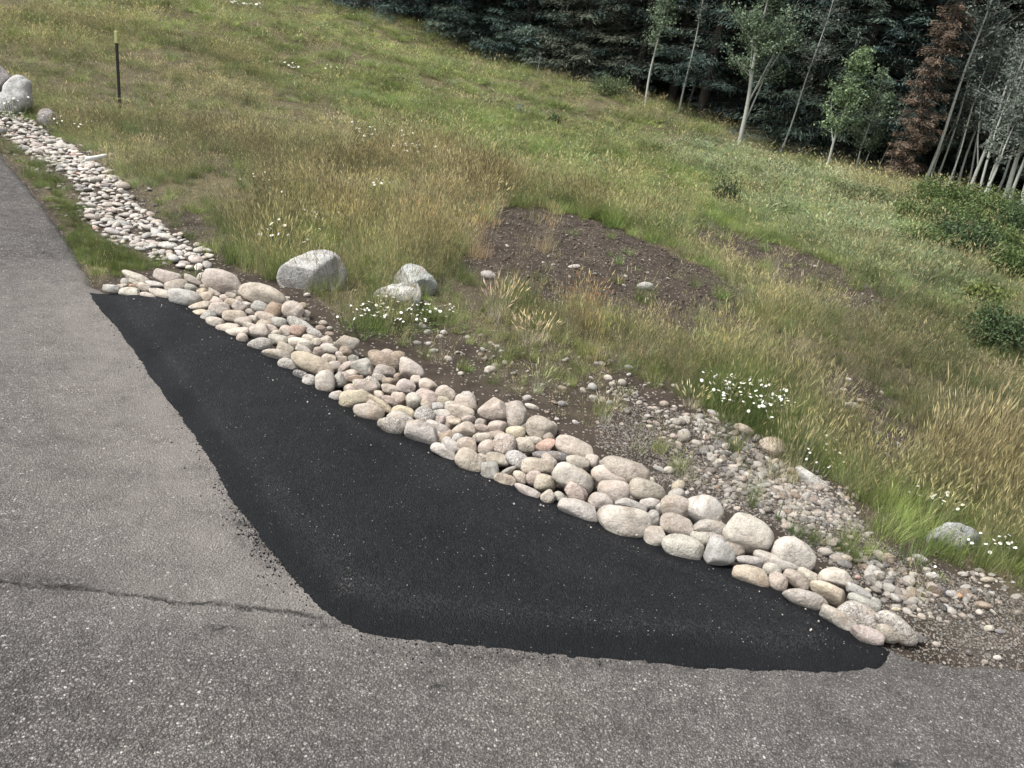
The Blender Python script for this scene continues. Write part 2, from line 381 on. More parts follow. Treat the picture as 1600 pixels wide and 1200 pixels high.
# ---- what grows where
def blobw(px, py, cx, cy, rx, ry, ang=0):
    a = math.radians(ang); dx = px - cx; dy = py - cy
    u = (dx * math.cos(a) + dy * math.sin(a)) / rx; v = (-dx * math.sin(a) + dy * math.cos(a)) / ry
    return np.exp(-(u * u + v * v) ** 1.5)
#          cx   cy    rx   ry  ang  dens  hgt  green gold brown pale
ZONES = [(230, 210, 300, 150, 10, .95, .19, .22, .22, .56, 0),
         (150, 20, 330, 60, 5, 1., .26, .45, .40, .15, 0),
         (420, 60, 160, 60, 20, 1., .24, .55, .15, .30, 0),
         (640, 110, 220, 70, 22, 1., .26, .62, .18, .20, .05),
         (800, 190, 260, 70, 20, 1., .28, .75, .10, .15, .05),
         (1010, 290, 300, 75, 17, 1., .26, .85, .08, .05, .05),
         (1180, 270, 170, 26, 16, 1., .30, .40, .0, .0, 1.2),
         (1010, 190, 420, 22, 17, 1., .32, .30, .25, .45, 0),
         (1360, 390, 230, 36, 24, 1., .28, .60, .02, .0, .9),
         (560, 330, 150, 60, 15, 1., .27, .30, .65, .20, 0),
         (770, 340, 80, 45, 5, .9, .30, .10, 1.1, .13, 0),
         (660, 300, 130, 45, 10, 1., .28, .25, .95, .10, 0),
         (480, 400, 110, 45, 10, 1., .30, .50, .35, .15, 0),
         (860, 320, 70, 30, 10, 1., .30, .45, .45, .1, 0),
         (1250, 460, 170, 50, 22, .9, .24, .35, .25, .40, .05),
         (1420, 580, 240, 130, 25, 1.0, .26, .30, .18, .52, 0),
         (1560, 480, 100, 70, 0, 1.0, .24, .55, .15, .3, 0),
         (1180, 545, 150, 40, 20, .9, .24, .35, .30, .35, 0),
         (900, 540, 80, 40, 0, .4, .26, .25, .55, .20, 0),
         (980, 560, 90, 30, 20, .5, .24, .30, .35, .35, 0),
         (740, 480, 90, 40, 10, .5, .22, .45, .30, .25, 0),
         (760, 590, 150, 40, 18, .25, .14, .3, .4, .3, 0),
         (840, 520, 120, 40, 10, .35, .20, .3, .35, .35, 0),
         (1500, 640, 180, 80, 30, 1.1, .19, .30, .06, .64, 0),
         (1560, 560, 120, 60, 10, 1.0, .18, .35, .05, .60, 0),
         (930, 620, 140, 42, 28, .22, .16, .3, .35, .35, 0),
         (1330, 630, 70, 35, 35, .30, .16, .2, .2, .6, 0),
         (1380, 700, 50, 40, 45, .25, .16, .2, .2, .6, 0),
         (1190, 640, 60, 35, 15, 1., .26, .8, .1, .1, 0),
         (1310, 740, 70, 30, 40, .9, .24, .4, .35, .25, 0),
         (1530, 770, 110, 50, -10, 1.1, .36, .25, 1.0, .05, 0),
         (1430, 800, 80, 40, 30, 1.1, .28, .75, .2, .05, 0),
         (1560, 860, 90, 35, 15, 1., .28, .70, .25, .05, 0),
         (1290, 845, 70, 26, 25, .8, .15, .85, .1, .05, 0),
         (120, 330, 130, 40, 48, 1.2, .10, .90, .02, .08, 0),
         (190, 405, 60, 28, 20, 1.2, .11, .95, .0, .05, 0),
         (300, 360, 60, 30, 25, .45, .16, .3, .2, .5, 0),
         (230, 315, 50, 25, 25, .5, .16, .3, .2, .5, 0)]
def zone(px, py):
    acc = np.tile(np.array([1, .24, .40, .25, .35, .03]), (len(px), 1)) * 0.05
    ws = np.full(len(px), .05)
    for z in ZONES:
        w = blobw(px, py, *z[:5]); ws += w; acc += w[:, None] * np.array(z[5:])
    return acc / ws[:, None]
def bare(X, Y):                                # 0..1 how much grass is kept
    k = np.ones(len(X))
    wob = .25 * fbm(X * 2.2, Y * 2.2, 31)
    k *= np.clip((-sdist(X, Y, ROAD) - .03 + .3 * wob) / .12, 0, 1)
    k *= np.clip((-sdist(X, Y, BORDER) - .02) / .08, 0, 1)
    k *= np.clip((-sdist(X, Y, CHANNEL) + .10 * wob) / .15, 0.0, 1)
    _z = ground_z(X, Y) if len(X) < 60000 else base_z(X, Y)
    qx, qy, qd = project(np.c_[X, Y, _z]); qx = np.where(qd > 0, qx, -999)
    grow = np.maximum.reduce([blobw(qx, qy, 1290, 842, 75, 26, 25), .8 * blobw(qx, qy, 1185, 800, 26, 30), .16 * blobw(qx, qy, 1080, 745, 60, 22, 20), .3 * blobw(qx, qy, 965, 690, 60, 20, 25), .35 * blobw(qx, qy, 1250, 720, 60, 16, 38), .4 * blobw(qx, qy, 1350, 820, 50, 16, 30)])
    k *= 1 - .92 * np.clip(1.6 * np.maximum.reduce([blobw(qx, qy, 1335, 628, 70, 34, 30), blobw(qx, qy, 1405, 708, 48, 40, 45), .7 * blobw(qx, qy, 1010, 620, 60, 30, 25), .8 * blobw(qx, qy, 700, 540, 70, 24, 25), .6 * blobw(qx, qy, 300, 350, 40, 16, 30), .5 * blobw(qx, qy, 330, 250, 50, 10, 10)]), 0, 1)
    k *= np.maximum(np.clip((-sdist(X, Y, GRAVEL) + .8 * wob) / .18, .10, 1), grow)
    k *= np.clip((-sdist(X, Y, DIRT) + .9 * wob) / .25, .012, 1)
    k *= np.clip((-sdist(X, Y, DIRT2) + .9 * wob) / .40, .06, 1)
    return k
gx, gy = GX.ravel(), GY.ravel()
gpx, gpy, gd = project(np.c_[gx, gy, GZ.ravel()])
gz_ = zone(np.where(gd > 0, gpx, 800), np.where(gd > 0, gpy, 300))
th = np.clip(bare(gx, gy) * gz_[:, 0] * 1.1 - .12, 0, 1)
gvm = np.clip((sdist(gx, gy, GRAVEL) + .15) / .25, 0, 1) * np.clip(.45 + 1.5 * fbm(gx * 2.3, gy * 2.3, 64, 4), 0, 1)
for nm, arr in (('thatch', th), ('gravel', gvm)):
    a = me.attributes.new(nm, 'FLOAT', 'POINT'); a.data.foreach_set('value', arr.astype(np.float32))
hill = tag(obj('hillside', me), kind='structure')

az2 = np.concatenate([np.linspace(-180, -56, 60)[:-1], np.linspace(-56, 56, 460), np.linspace(56, 180, 60)[1:]])
rr2 = np.concatenate([[0.02, .4, .8], np.geomspace(1.0, 12, 330), np.geomspace(12.5, 45, 30)])
A2, R2 = np.meshgrid(np.radians(az2), rr2, indexing='ij')
X2, Y2 = R2 * np.sin(A2), R2 * np.cos(A2)
sr = sdist(X2, Y2, ROAD) + .035 * fbm(X2 * 9, Y2 * 9, 5)
keep = sr > -.5
Z2 = np.where(sr > 0, 0.0, -.10 * np.clip(-sr / .10, 0, 1) - .4 * np.clip((-sr - .1) / .3, 0, 1)) + .006 * fbm(X2 * 1.3, Y2 * 1.3, 77) * np.clip(sr / .1, 0, 1)
idx = grid_faces(len(az2), len(rr2))[:, ::-1]
kf = keep.ravel()[idx].any(1)
used = np.unique(idx[kf]); remap = np.zeros(X2.size, np.int64); remap[used] = np.arange(len(used))
me = mesh_from('asphalt_road', np.stack([X2, Y2, Z2], -1).reshape(-1, 3)[used], remap[idx[kf]], m_road)
xr, yr = X2.ravel()[used], Y2.ravel()[used]
LEFT_EDGE = wpoly([(150, 473), (215, 560), (280, 650), (350, 755), (420, 858), (500, 950), (640, 1001), (900, 1027), (1300, 1052)])
dl_ = seg_dist(xr, yr, LEFT_EDGE, False)
dust = np.clip(1 - dl_ / 1.0, 0, 1) ** .9 * .8
rpx, rpy, rd_ = project(np.c_[xr, yr, xr * 0]); rpx = np.where(rd_ > 0, rpx, 0); rpy = np.where(rd_ > 0, rpy, 3000)
dust *= .30 + .70 * np.clip((1030 - rpy) / 90, 0, 1)
dust = np.maximum(dust, .35 * blobw(rpx, rpy, 80, 850, 200, 60)); dust = np.maximum(dust, .45 * blobw(rpx, rpy, 60, 720, 200, 80))
a = me.attributes.new('dust', 'FLOAT', 'POINT'); a.data.foreach_set('value', dust.astype(np.float32))
st = blobw(rpx, rpy, 690, 1073, 26, 5) + blobw(rpx, rpy, 345, 982, 30, 8) + blobw(rpx, rpy, 300, 996, 22, 6) + .8 * blobw(rpx, rpy, 400, 820, 40, 60, -25) + .6 * blobw(rpx, rpy, 60, 910, 90, 14) + .7 * blobw(rpx, rpy, 510, 975, 30, 10) + .55 * blobw(rpx, rpy, 800, 1030, 300, 9, 4) + blobw(rpx, rpy, 1400, 1195, 40, 8)
a = me.attributes.new('stain', 'FLOAT', 'POINT'); a.data.foreach_set('value', np.clip(st, 0, 1).astype(np.float32))
road = tag(obj('asphalt_road', me), kind='structure')

# fresh patch: a thin mat of new asphalt feathered into the old surface
lo = PATCH.min(0) - .15; hi_ = PATCH.max(0) + .15
xs = np.arange(lo[0], hi_[0], .012); ys = np.arange(lo[1], hi_[1], .012)
PX_, PY_ = np.meshgrid(xs, ys, indexing='ij')
sp_ = sdist(PX_, PY_, PATCH) + .012 * fbm(PX_ * 6, PY_ * 6, 41, 5) + .007 * fbm(PX_ * 45, PY_ * 45, 43, 2)
h = np.where(sp_ > 0, .004 + .022 * np.clip(sp_ / .17, 0, 1) ** 1.2, sp_ * .9)
ridge = np.exp(-((sp_ - .135) / .02) ** 2) * .004
h = np.maximum(h, -.03) + ridge + .004 * fbm(PX_ * 3, PY_ * 3, 51) + .0025 * fbm(PX_ * 30, PY_ * 30, 52, 2) * (sp_ > .02)
kf0 = sp_ > -.06
idx = grid_faces(len(xs), len(ys)); kf = kf0.ravel()[idx].any(1)
used = np.unique(idx[kf]); remap = np.zeros(PX_.size, np.int64); remap[used] = np.arange(len(used))
me = mesh_from('asphalt_patch', np.stack([PX_, PY_, h], -1).reshape(-1, 3)[used], remap[idx[kf]], m_patch)
xr, yr = PX_.ravel()[used], PY_.ravel()[used]; ppx, ppy, _d = project(np.c_[xr, yr, xr * 0])
sps = sp_.ravel()[used]
scf = 1.0 * blobw(ppx, ppy, 535, 925, 18, 16) + .30 * np.exp(-((sps - .15) / .035) ** 2) * np.clip((ppy - 520) / 300, .1, 1) + .35 * blobw(ppx, ppy, 1250, 1020, 120, 14)
a = me.attributes.new('scuff', 'FLOAT', 'POINT'); a.data.foreach_set('value', np.clip(scf, 0, 1).astype(np.float32))
a = me.attributes.new('margin', 'FLOAT', 'POINT'); a.data.foreach_set('value', np.clip((.115 + .04 * fbm(xr * 5, yr * 5, 58) - sps) / .04, 0, 1).astype(np.float32))
patch = tag(obj('asphalt_patch', me), kind='structure')

# ------------------------------------------------------------------ stones
def ico(sub):
    bm = bmesh.new(); bmesh.ops.create_icosphere(bm, subdivisions=sub, radius=1)
    V = np.array([v.co[:] for v in bm.verts]); Fc = np.array([[v.index for v in f.verts] for f in bm.faces]); bm.free()
    return V, Fc
ICO = {k: ico(k) for k in (2, 3, 4)}
def n3(p, s):                                  # cheap smooth 3-D noise from sines
    r = np.random.default_rng(s); v = 0
    for k in range(5):
        d = r.normal(size=3); d *= (1.1 + .8 * k) / np.linalg.norm(d); v = v + np.sin(p @ d + r.uniform(0, 6.28)) / (1 + .7 * k)
    return v / 2.2
def rock_mesh(name, seed, mat, sub=3, lump=.10, cuts=5, hard=.75, depth=(.72, .95), boxy=.0):
    r = np.random.default_rng(seed); V, Fc = ICO[sub]; p = V.copy()
    if boxy:
        q = np.sign(p) * np.abs(p) ** (1 - boxy); p = q / np.max(np.linalg.norm(q, axis=1))
    p = p * (1 + lump * n3(p * 1.3, seed))[:, None]
    for _ in range(cuts):
        n = r.normal(size=3); n /= np.linalg.norm(n); d = r.uniform(*depth)
        e = np.maximum(0, p @ n - d); p = p - n * (e * hard)[:, None]
    p *= (1 + .018 * n3(p * 5, seed + 5))[:, None]
    mn, mx = p.min(0), p.max(0); p = (p - (mn + mx) / 2) / ((mx - mn) / 2)
    return mesh_from(name, p, Fc, mat)
COB = [rock_mesh('cobble', 100 + i, m_cob, 3, lump=.09 + .06 * (i % 3), cuts=5 + i % 6, hard=.92, depth=((.50, .86) if i % 2 else (.66, .92)), boxy=.04 + .14 * (i % 4)) for i in range(18)]
COBG = [rock_mesh('cobble_granite', 140 + i, m_gran, 3, cuts=5, boxy=.1) for i in range(4)]
COBA = [rock_mesh('cobble_angular', 160 + i, m_cob, 3, lump=.12, cuts=10, hard=.95, depth=(.6, .85)) for i in range(4)]
SMALL = [rock_mesh('stone', 200 + i, m_cob, 2, lump=.12, cuts=4) for i in range(10)]
PAL = {'b': (.395, .350, .300), 'g': (.365, .346, .314), 'p': (.39, .328, .288), 'n': (.28, .22, .17), 'w': (.445, .408, .362), 'y': (.42, .365, .275), 'd': (.18, .17, .165), 'o': (.45, .26, .15), 'r': (.38, .265, .215)}
def tone(k, v=.12):
    f = random.uniform(1 - v, 1 + v); c = PAL[k]
    return (min(c[0] * f * random.uniform(.97, 1.03), .75), c[1] * f, c[2] * f * random.uniform(.95, 1.05), 1)
def stone_at(name, center, L, Wd, ang, depth_ratio, me, parent=None):
    """ellipsoid-like stone: long axis along the direction seen, sizes in metres"""
    a = math.radians(ang)
    ax = R * math.cos(a) - U * math.sin(a); ay = R * math.sin(a) + U * math.cos(a)
    m = Matrix(((ax[0], ay[0], -F[0]), (ax[1], ay[1], -F[1]), (ax[2], ay[2], -F[2]))).to_4x4()
    o = bpy.data.objects.new(name, me)
    flip = random.choice([1, -1])
    o.matrix_world = Matrix.Translation(Vector(center)) @ m @ Matrix.Diagonal((L / 2 * flip, Wd / 2, Wd / 2 * depth_ratio, 1))
    if flip < 0:
        o.matrix_world = Matrix.Translation(Vector(center)) @ m @ Matrix.Rotation(math.pi, 4, 'Z') @ Matrix.Diagonal((L / 2, Wd / 2, Wd / 2 * depth_ratio, 1))
    COL.objects.link(o)
    if parent is not None:
        o.parent = parent; o.matrix_parent_inverse = parent.matrix_world.inverted()
    return o

TR = """173.5 451.5 26 14 8 g;190 447 16 9 5 b;203 457.5 34 18 5 w;206 447 9 7 0 o;231 463.5 27 13 20 b;210 433 46 15 22 w;214 441 26 11 25 w;225 449 24 13 22 b;241 446 31 13 8 w;251 460.5 37 18 14 b;262 435 43 24 18 b;275 447 37 20 -8 b;287.5 467 50 29 8 g;300 440 31 16 28 b;298 452 23 16 20 g;321 447.5 18 11 20 b
348 441 66 36 22 b;412 461 78 32 17 b;347 448 20 19 0 b;314 458 18 16 0 y;322 466 26 19 -15 y;335 456 27 14 25 b;363 457 24 10 15 b;351 466 15 13 0 p;361 464 17 14 10 b;381 467.5 25 14 12 b;340 470.5 18 12 20 w;310 480 39 15 -14 b;312.5 489 24 12 -12 y;326 494 25 18 -20 g;343 484 34 23 0 b;335.5 504 30 18 15 b;355 512.5 35 17 8 b;360 476 26 19 5 b;375 481 24 17 40 b;385 478 19 13 10 b;392 488 17 11 25 b;366 494.5 38 20 5 b;380 503 31 17 0 b;396 500 16 15 0 b;415 495.5 36 16 18 b;409 482.5 32 20 28 g;410 474 24 12 20 b;430 485 29 25 -45 n;457.5 485 36 29 25 b;474 479 14 13 0 n;478 490 14 11 10 b;389 511 22 14 10 b;405 517.5 35 23 -5 b;425 514 19 12 15 b;409 504 13 10 0 b;436 504 27 16 10 g;372.5 520 37 17 -5 b;379 529 20 18 10 b;406 539 39 23 -3 G
470 509 48 19 32 G;491 521 26 15 35 G;447 517 21 18 20 p;466 518 26 20 10 r;432 521 18 11 -10 b;434 531 34 18 15 w;455 529 17 11 0 b;483 531 24 16 20 b;495 535 16 14 0 b;509 532 26 17 10 b;541 539 40 28 15 b;541 549 21 16 15 n;470 540 42 24 15 w;446 546 30 19 25 b;475 548 28 14 28 b;515 545 31 17 14 g;498.5 550 19 16 20 p;431 555 46 19 8 b;452 570 36 19 12 G;470 586 25 14 25 D;483 595 22 20 10 G;488 569 72 29 27 y;514 561 25 16 10 b;522.5 572 22 15 -10 b;535.5 562.5 17 13 0 p;530 555 14 11 20 b;539 574 28 13 -38 p;552 561 18 13 10 g;508 596.5 36 30 85 w;529 593 26 25 0 g
567 572 40 28 25 g;573 580 22 16 15 p;599 564 56 26 20 n;641 579 46 30 32 b;602 581 33 20 15 b;548 586 24 17 -15 b;554 592.5 28 13 -15 n;592 593 23 18 10 b;622 590 14 14 0 n;608 598 23 16 5 n;609 609 28 17 12 b;635 604 32 23 15 p;650 594 18 16 0 b;669 604 33 22 32 b;570 605 40 22 12 b;582.5 600 28 18 40 G;549 606 24 13 -5 y;526 619 24 17 -5 w;592 617.5 17 15 0 b;555 625 49 31 0 y;597 634 52 15 36 Y;576 644 49 27 15 b;611 626 32 14 15 p;624 622.5 26 20 10 p;630 644 38 20 12 y
647 626 27 25 80 w;666 621 36 25 20 p;691 627 23 15 12 y;697 615 33 23 30 b;684 635 22 13 0 g;706 635 23 17 0 b;729 632 40 26 25 b;720 645 45 23 12 b;732 656 23 14 -5 p;687.5 647 35 17 12 g;666 633 22 14 50 w;664 650 34 28 30 G;634 656 26 15 20 G;613 665 48 30 14 G;687 657 18 15 0 p;711 660 20 12 -5 y;686 673 48 24 25 g;661 677 58 36 22 w;722 675 42 25 -28 b;751 671 30 16 8 p;751 661 18 14 15 b;754 684.5 33 18 5 w
704 696 32 19 40 w;694 706 45 19 33 w;730 697 35 28 10 b;760 700 30 24 -30 p;788 695 38 36 0 P;775 679 28 14 15 p;734 721 48 33 38 b;777.5 718 40 20 14 b;766 736 29 28 0 g;755 717.5 20 15 20 b;794 736 28 10 -27 g;809 719 42 26 30 G;789 750 36 19 18 b;812 746 21 21 0 b
771 639 50 36 3 b;807.5 648 44 32 80 b;845 671 50 39 25 b;856 684 22 17 55 b;778 668 32 22 0 p;806 676 31 21 0 y;832 689 34 15 3 w;820 696 35 23 25 b;852 696 33 21 0 r;861 713 58 17 3 d;900 701 68 30 24 b;924 720 24 22 20 b;902 725 38 26 10 b;857 722 30 22 50 b
841 731 53 29 10 b;834 747 27 25 10 p;852 756 34 28 15 y;824 768 45 16 25 w;896 749 68 38 30 w;857 778 24 23 60 b;874 776 20 15 40 g;901 772 41 26 35 p;915 746 42 15 42 b;905 797 68 29 20 w
976 737 80 38 18 b;956 745 66 35 14 b;959 768 50 36 5 b;990 747 26 12 55 g;940 785 41 28 28 b;1011 768 60 34 20 b;988 777 30 16 10 p;1015 787 32 19 5 w;1037 796 26 22 10 w;986 792 50 22 25 g
975 816 85 48 6 w;1022 810 27 17 85 g;1024 839 36 33 0 b;1059 796 58 42 20 b;1059 822 57 33 20 b;1066 855 65 39 15 g;1099 797 60 50 30 W;1110 827 51 30 16 g;1094 842 34 20 18 w;1115 840 46 16 18 w
1170 836 82 58 25 w;1122 868 52 47 35 g;1149 857 36 27 25 b
1241 864 67 46 25 w;1172 879 47 21 8 g;1174 900 59 30 15 y;1213 878 73 20 22 w;1206 890 30 21 15 g;1216 910 33 28 60 p;1245 906 45 24 32 p;1264 901 39 20 32 b
1306 904 57 33 10 W;1295 927 67 30 28 y;1259 936 75 29 22 b;1341 925 45 18 28 g;1350 942 52 18 25 g
1342 962 73 37 24 G;1309 966 59 25 25 w;1354 992 53 26 20 p;1387 990 39 27 30 b;1399 980 76 33 42 G;1369 941 18 12 20 g;1434 996 18 12 30 d"""
border = empty('cobble_border', (*wpoly([(800, 760)])[0], 0))
tag(border, 'long border of rounded pale river cobbles laid along the black asphalt patch', 'cobble border')
bpy.context.view_layer.update()
FR_W = wpoly(FRONT)
LBL = {(975, 816): 'largest rounded front cobble', (861, 713): 'flat dark slate stone lying across the row', (206, 447): 'tiny orange stone', (1399, 980): 'grey white granite cobble at the end', (597, 634): 'split yellowish stone with a flat face', (466, 518): 'dark red cobble'}
k = 0
for row in TR.replace('\n', ';').split(';'):
    q = row.split()
    if len(q) < 6: continue
    cx, cy, L, Wd, an = map(float, q[:5]); c = q[5]
    me_ = random.choice(COB)
    if c in 'GPD': me_ = random.choice(COBG); c = {'G': 'g', 'P': 'p', 'D': 'd'}[c]
    elif c in 'YW': me_ = random.choice(COBA); c = {'Y': 'y', 'W': 'w'}[c]
    a = math.radians(an); ext = math.hypot(L / 2 * math.sin(a), Wd / 2 * math.cos(a))
    z = .05
    for _ in range(4):
        p = on_plane(cx, cy, z); dep = (p - CAM) @ F; sc = dep / FPX
        fd = seg_dist(p[0:1], p[1:2], FR_W, False)[0]
        z = .85 * ext * sc * .8 + .10 * min(1, max(0, fd - .10) / .45)
    dr_ = random.uniform(.72, .92) if L < 2 * Wd else random.uniform(.85, 1.05)
    o = stone_at('cobble', p, L * sc * 1.02, Wd * sc * 1.04, an, dr_, me_, border)
    o.color = tone(c)
    if (cx, cy) in LBL: o['label'] = LBL[(cx, cy)]
    k += 1
# smaller stones wedged below, seen through the gaps
cnt = 0
while cnt < 95:
    x = rng.uniform(BORDER[:, 0].min(), BORDER[:, 0].max()); y = rng.uniform(BORDER[:, 1].min(), BORDER[:, 1].max())
    s = sdist(np.array([x]), np.array([y]), BORDER)[0]
    if s < .05 or seg_dist(np.array([x]), np.array([y]), FR_W, False)[0] < .12: continue
    if s < .09 or project(np.array([[x, y, 0]]))[0][0] > 1120: cnt += .2; continue
    L = rng.uniform(.06, .11)
    o = stone_at('cobble', (x, y, .022), L, L * rng.uniform(.6, .85), rng.uniform(-40, 60), 1, random.choice(SMALL), border)
    o.color = tone(random.choice('bbgpn')); cnt += 1

# channel of smaller river stones running up to the left
chan = empty('stone_channel', (*wpoly([(150, 330)])[0], 0))
tag(chan, 'narrow drainage channel filled with small pale river stones beside the grass verge', 'stone channel')
bpy.context.view_layer.update()
lo = CHANNEL.min(0); hi_ = CHANNEL.max(0); got = []
cx_ = rng.uniform(lo[0], hi_[0], 30000); cy_ = rng.uniform(lo[1], hi_[1], 30000)
ks_ = sdist(cx_, cy_, CHANNEL) > -.02 + .05 * fbm(cx_ * 3, cy_ * 3, 66)
cell = {}
for x, y in zip(cx_[ks_], cy_[ks_]):
    L = rng.choice([.04, .055, .075, .095, .13], p=[.25, .3, .25, .14, .06]) * rng.uniform(.9, 1.1)
    kx, ky = int(x // .15), int(y // .15)
    if any((x - g[0]) ** 2 + (y - g[1]) ** 2 < (.34 * (L + g[2])) ** 2 for a in (-1, 0, 1) for b_ in (-1, 0, 1) for g in cell.get((kx + a, ky + b_), ())): continue
    got.append((x, y, L)); cell.setdefault((kx, ky), []).append((x, y, L))
vis = []
for x, y, L in got:
    z = ground_z(np.array([x]), np.array([y]))[0]; px, py, d = project(np.array([[x, y, z]]))
    vis.append((-(L / d[0]) if -20 < px[0] < 1600 else 0, x, y, z, L))
vis.sort()
rest = []
for i, (_, x, y, z, L) in enumerate(vis):
    me_ = SMALL[i % 10]
    eul = (rng.uniform(-.35, .35), rng.uniform(-.35, .35), rng.uniform(0, 6.28))
    scl = (L / 2, L / 2 * rng.uniform(.6, .9), L / 2 * rng.uniform(.34, .55))
    tn = tone(random.choice('bbwwwggggwwpbwwgd' + ('r' if random.random() < .25 else 'w')), .2); tn = (tn[0] * 1.08, tn[1] * 1.1, tn[2] * 1.13, 1)
    if i < 300:
        o = bpy.data.objects.new('stone', me_); o.color = tn
        o.matrix_world = Matrix.Translation((x, y, z + scl[2] * rng.uniform(.3, 1.0))) @ Matrix.LocRotScale(None, __import__('mathutils').Euler(eul), Vector(scl))
        COL.objects.link(o); o.parent = chan; o.matrix_parent_inverse = chan.matrix_world.inverted()
    else: rest.append((x, y, z + scl[2] * .5, eul, scl, tn))

# ------------------------------------------------------------------ scattering of uncountable stuff
def scatter(name, pts, rot, scl, vid, tint, variants, label=None, cat=None, parent=None):
    lib = bpy.data.collections.new(name + '_pieces')
    for i, vm in enumerate(variants):
        lib.objects.link(bpy.data.objects.new('%s_piece_%02d' % (name, i), vm))
    me = bpy.data.meshes.new(name); n = len(pts)
    me.vertices.add(n); me.vertices.foreach_set('co', np.asarray(pts, np.float32).ravel())
    for nm, ty, arr, key in (('rot', 'FLOAT_VECTOR', rot, 'vector'), ('scl', 'FLOAT_VECTOR', scl, 'vector'), ('vid', 'INT', vid, 'value')):
        a = me.attributes.new(nm, ty, 'POINT'); a.data.foreach_set(key, np.asarray(arr, np.int32 if ty == 'INT' else np.float32).ravel())
    a = me.attributes.new('tint', 'FLOAT_COLOR', 'POINT'); a.data.foreach_set('color', np.c_[np.asarray(tint, np.float32), np.ones(n, np.float32)].ravel().astype(np.float32))
    o = obj(name, me, parent)
    g = bpy.data.node_groups.new(name, 'GeometryNodeTree')
    g.interface.new_socket('Geometry', in_out='INPUT', socket_type='NodeSocketGeometry'); g.interface.new_socket('Geometry', in_out='OUTPUT', socket_type='NodeSocketGeometry')
    gi = g.nodes.new('NodeGroupInput'); go = g.nodes.new('NodeGroupOutput')
    ip = g.nodes.new('GeometryNodeInstanceOnPoints'); ci = g.nodes.new('GeometryNodeCollectionInfo')
    ci.inputs['Collection'].default_value = lib; ci.inputs['Separate Children'].default_value = True; ci.inputs['Reset Children'].default_value = True
    def na(nm, ty):
        x = g.nodes.new('GeometryNodeInputNamedAttribute'); x.data_type = ty; x.inputs['Name'].default_value = nm; return x.outputs['Attribute']
    e2r = g.nodes.new('FunctionNodeEulerToRotation')
    ip.inputs['Pick Instance'].default_value = True
    g.links.new(gi.outputs[0], ip.inputs['Points']); g.links.new(ci.outputs[0], ip.inputs['Instance'])
    g.links.new(na('vid', 'INT'), ip.inputs['Instance Index']); g.links.new(na('rot', 'FLOAT_VECTOR'), e2r.inputs[0]); g.links.new(e2r.outputs[0], ip.inputs['Rotation'])
    g.links.new(na('scl', 'FLOAT_VECTOR'), ip.inputs['Scale']); g.links.new(ip.outputs[0], go.inputs[0])
    md = o.modifiers.new('scatter', 'NODES'); md.node_group = g
    tag(o, label, cat, None, 'stuff')
    return o
PEB = [rock_mesh('pebble', 400 + i, m_peb, 2, lump=.16, cuts=6, hard=.9) for i in range(8)]
CRUMB = [rock_mesh('crumb', 430 + i, m_patch, 2, lump=.3, cuts=8, hard=.9) for i in range(3)]
if rest:
    scatter('channel_stone_fill', [r_[:3] for r_ in rest], [r_[3] for r_ in rest], [r_[4] for r_ in rest], rng.integers(0, 8, len(rest)), [r_[5][:3] for r_ in rest], PEB, parent=None,
            label='smaller far stones of the drainage channel seen as one mass', cat='stones')
def sample(n, xlo, xhi, ylo, yhi): return rng.uniform(xlo, xhi, n), rng.uniform(ylo, yhi, n)
palp = np.array([PAL[c] for c in 'bbgggwpndbgg'])
def pebbles(n, x, y, keepw, lo, hi, power):
    kx = rng.uniform(size=n) < keepw; x, y = x[kx], y[kx]; m = len(x)
    s = lo + (hi - lo) * rng.uniform(size=m) ** power
    z = ground_z(x, y)
    return np.c_[x, y, z + s * .12], rng.uniform(-.5, .5, (m, 3)) + np.c_[np.zeros(m), np.zeros(m), rng.uniform(0, 6.28, m)], np.c_[s * .5, s * .5 * rng.uniform(.6, .9, m), s * .5 * rng.uniform(.4, .7, m)], palp[rng.integers(0, len(palp), m)] * rng.uniform(.35, 1.0, (m, 1))
x, y = sample(52000, *np.c_[GRAVEL.min(0) - .3, GRAVEL.max(0) + .3].ravel())
sg = sdist(x, y, GRAVEL)
kw = np.clip((sg + .18 + .3 * fbm(x * 3, y * 3, 61)) / .25, 0, 1) * (seg_dist(x, y, BORDER) > .0) * (sdist(x, y, ROAD) < .06)
pxs, pys, _d = project(np.c_[x, y, x * 0]); coarse = np.clip((1000 - pys) / 80, .25, 1)
pxs, pys, _d = project(np.c_[x, y, x * 0])
kw = kw * np.clip(.34 + 1.7 * fbm(x * 2.3, y * 2.3, 64, 4), .03, 1) * (1 - .8 * blobw(pxs, pys, 980, 690, 90, 40, 25)) * (1 - .8 * blobw(pxs, pys, 1500, 1000, 160, 40, 5))
A1 = pebbles(len(x), x, y, kw * coarse * .75, .008, .034, 2.4)
A2_ = pebbles(len(x), *sample(len(x), *np.c_[GRAVEL.min(0) - .1, GRAVEL.max(0) + .1].ravel()), .0, .005, .012, 1)
x3, y3 = sample(52000, *np.c_[GRAVEL.min(0), GRAVEL.max(0)].ravel())
A3 = pebbles(len(x3), x3, y3, (sdist(x3, y3, GRAVEL) > -.05) * (sdist(x3, y3, ROAD) < .08) * .9, .004, .011, 1)
x4, y4 = sample(9000, -2.5, 4.5, 3.0, 8.5)
p4 = project(np.c_[x4, y4, x4 * 0])
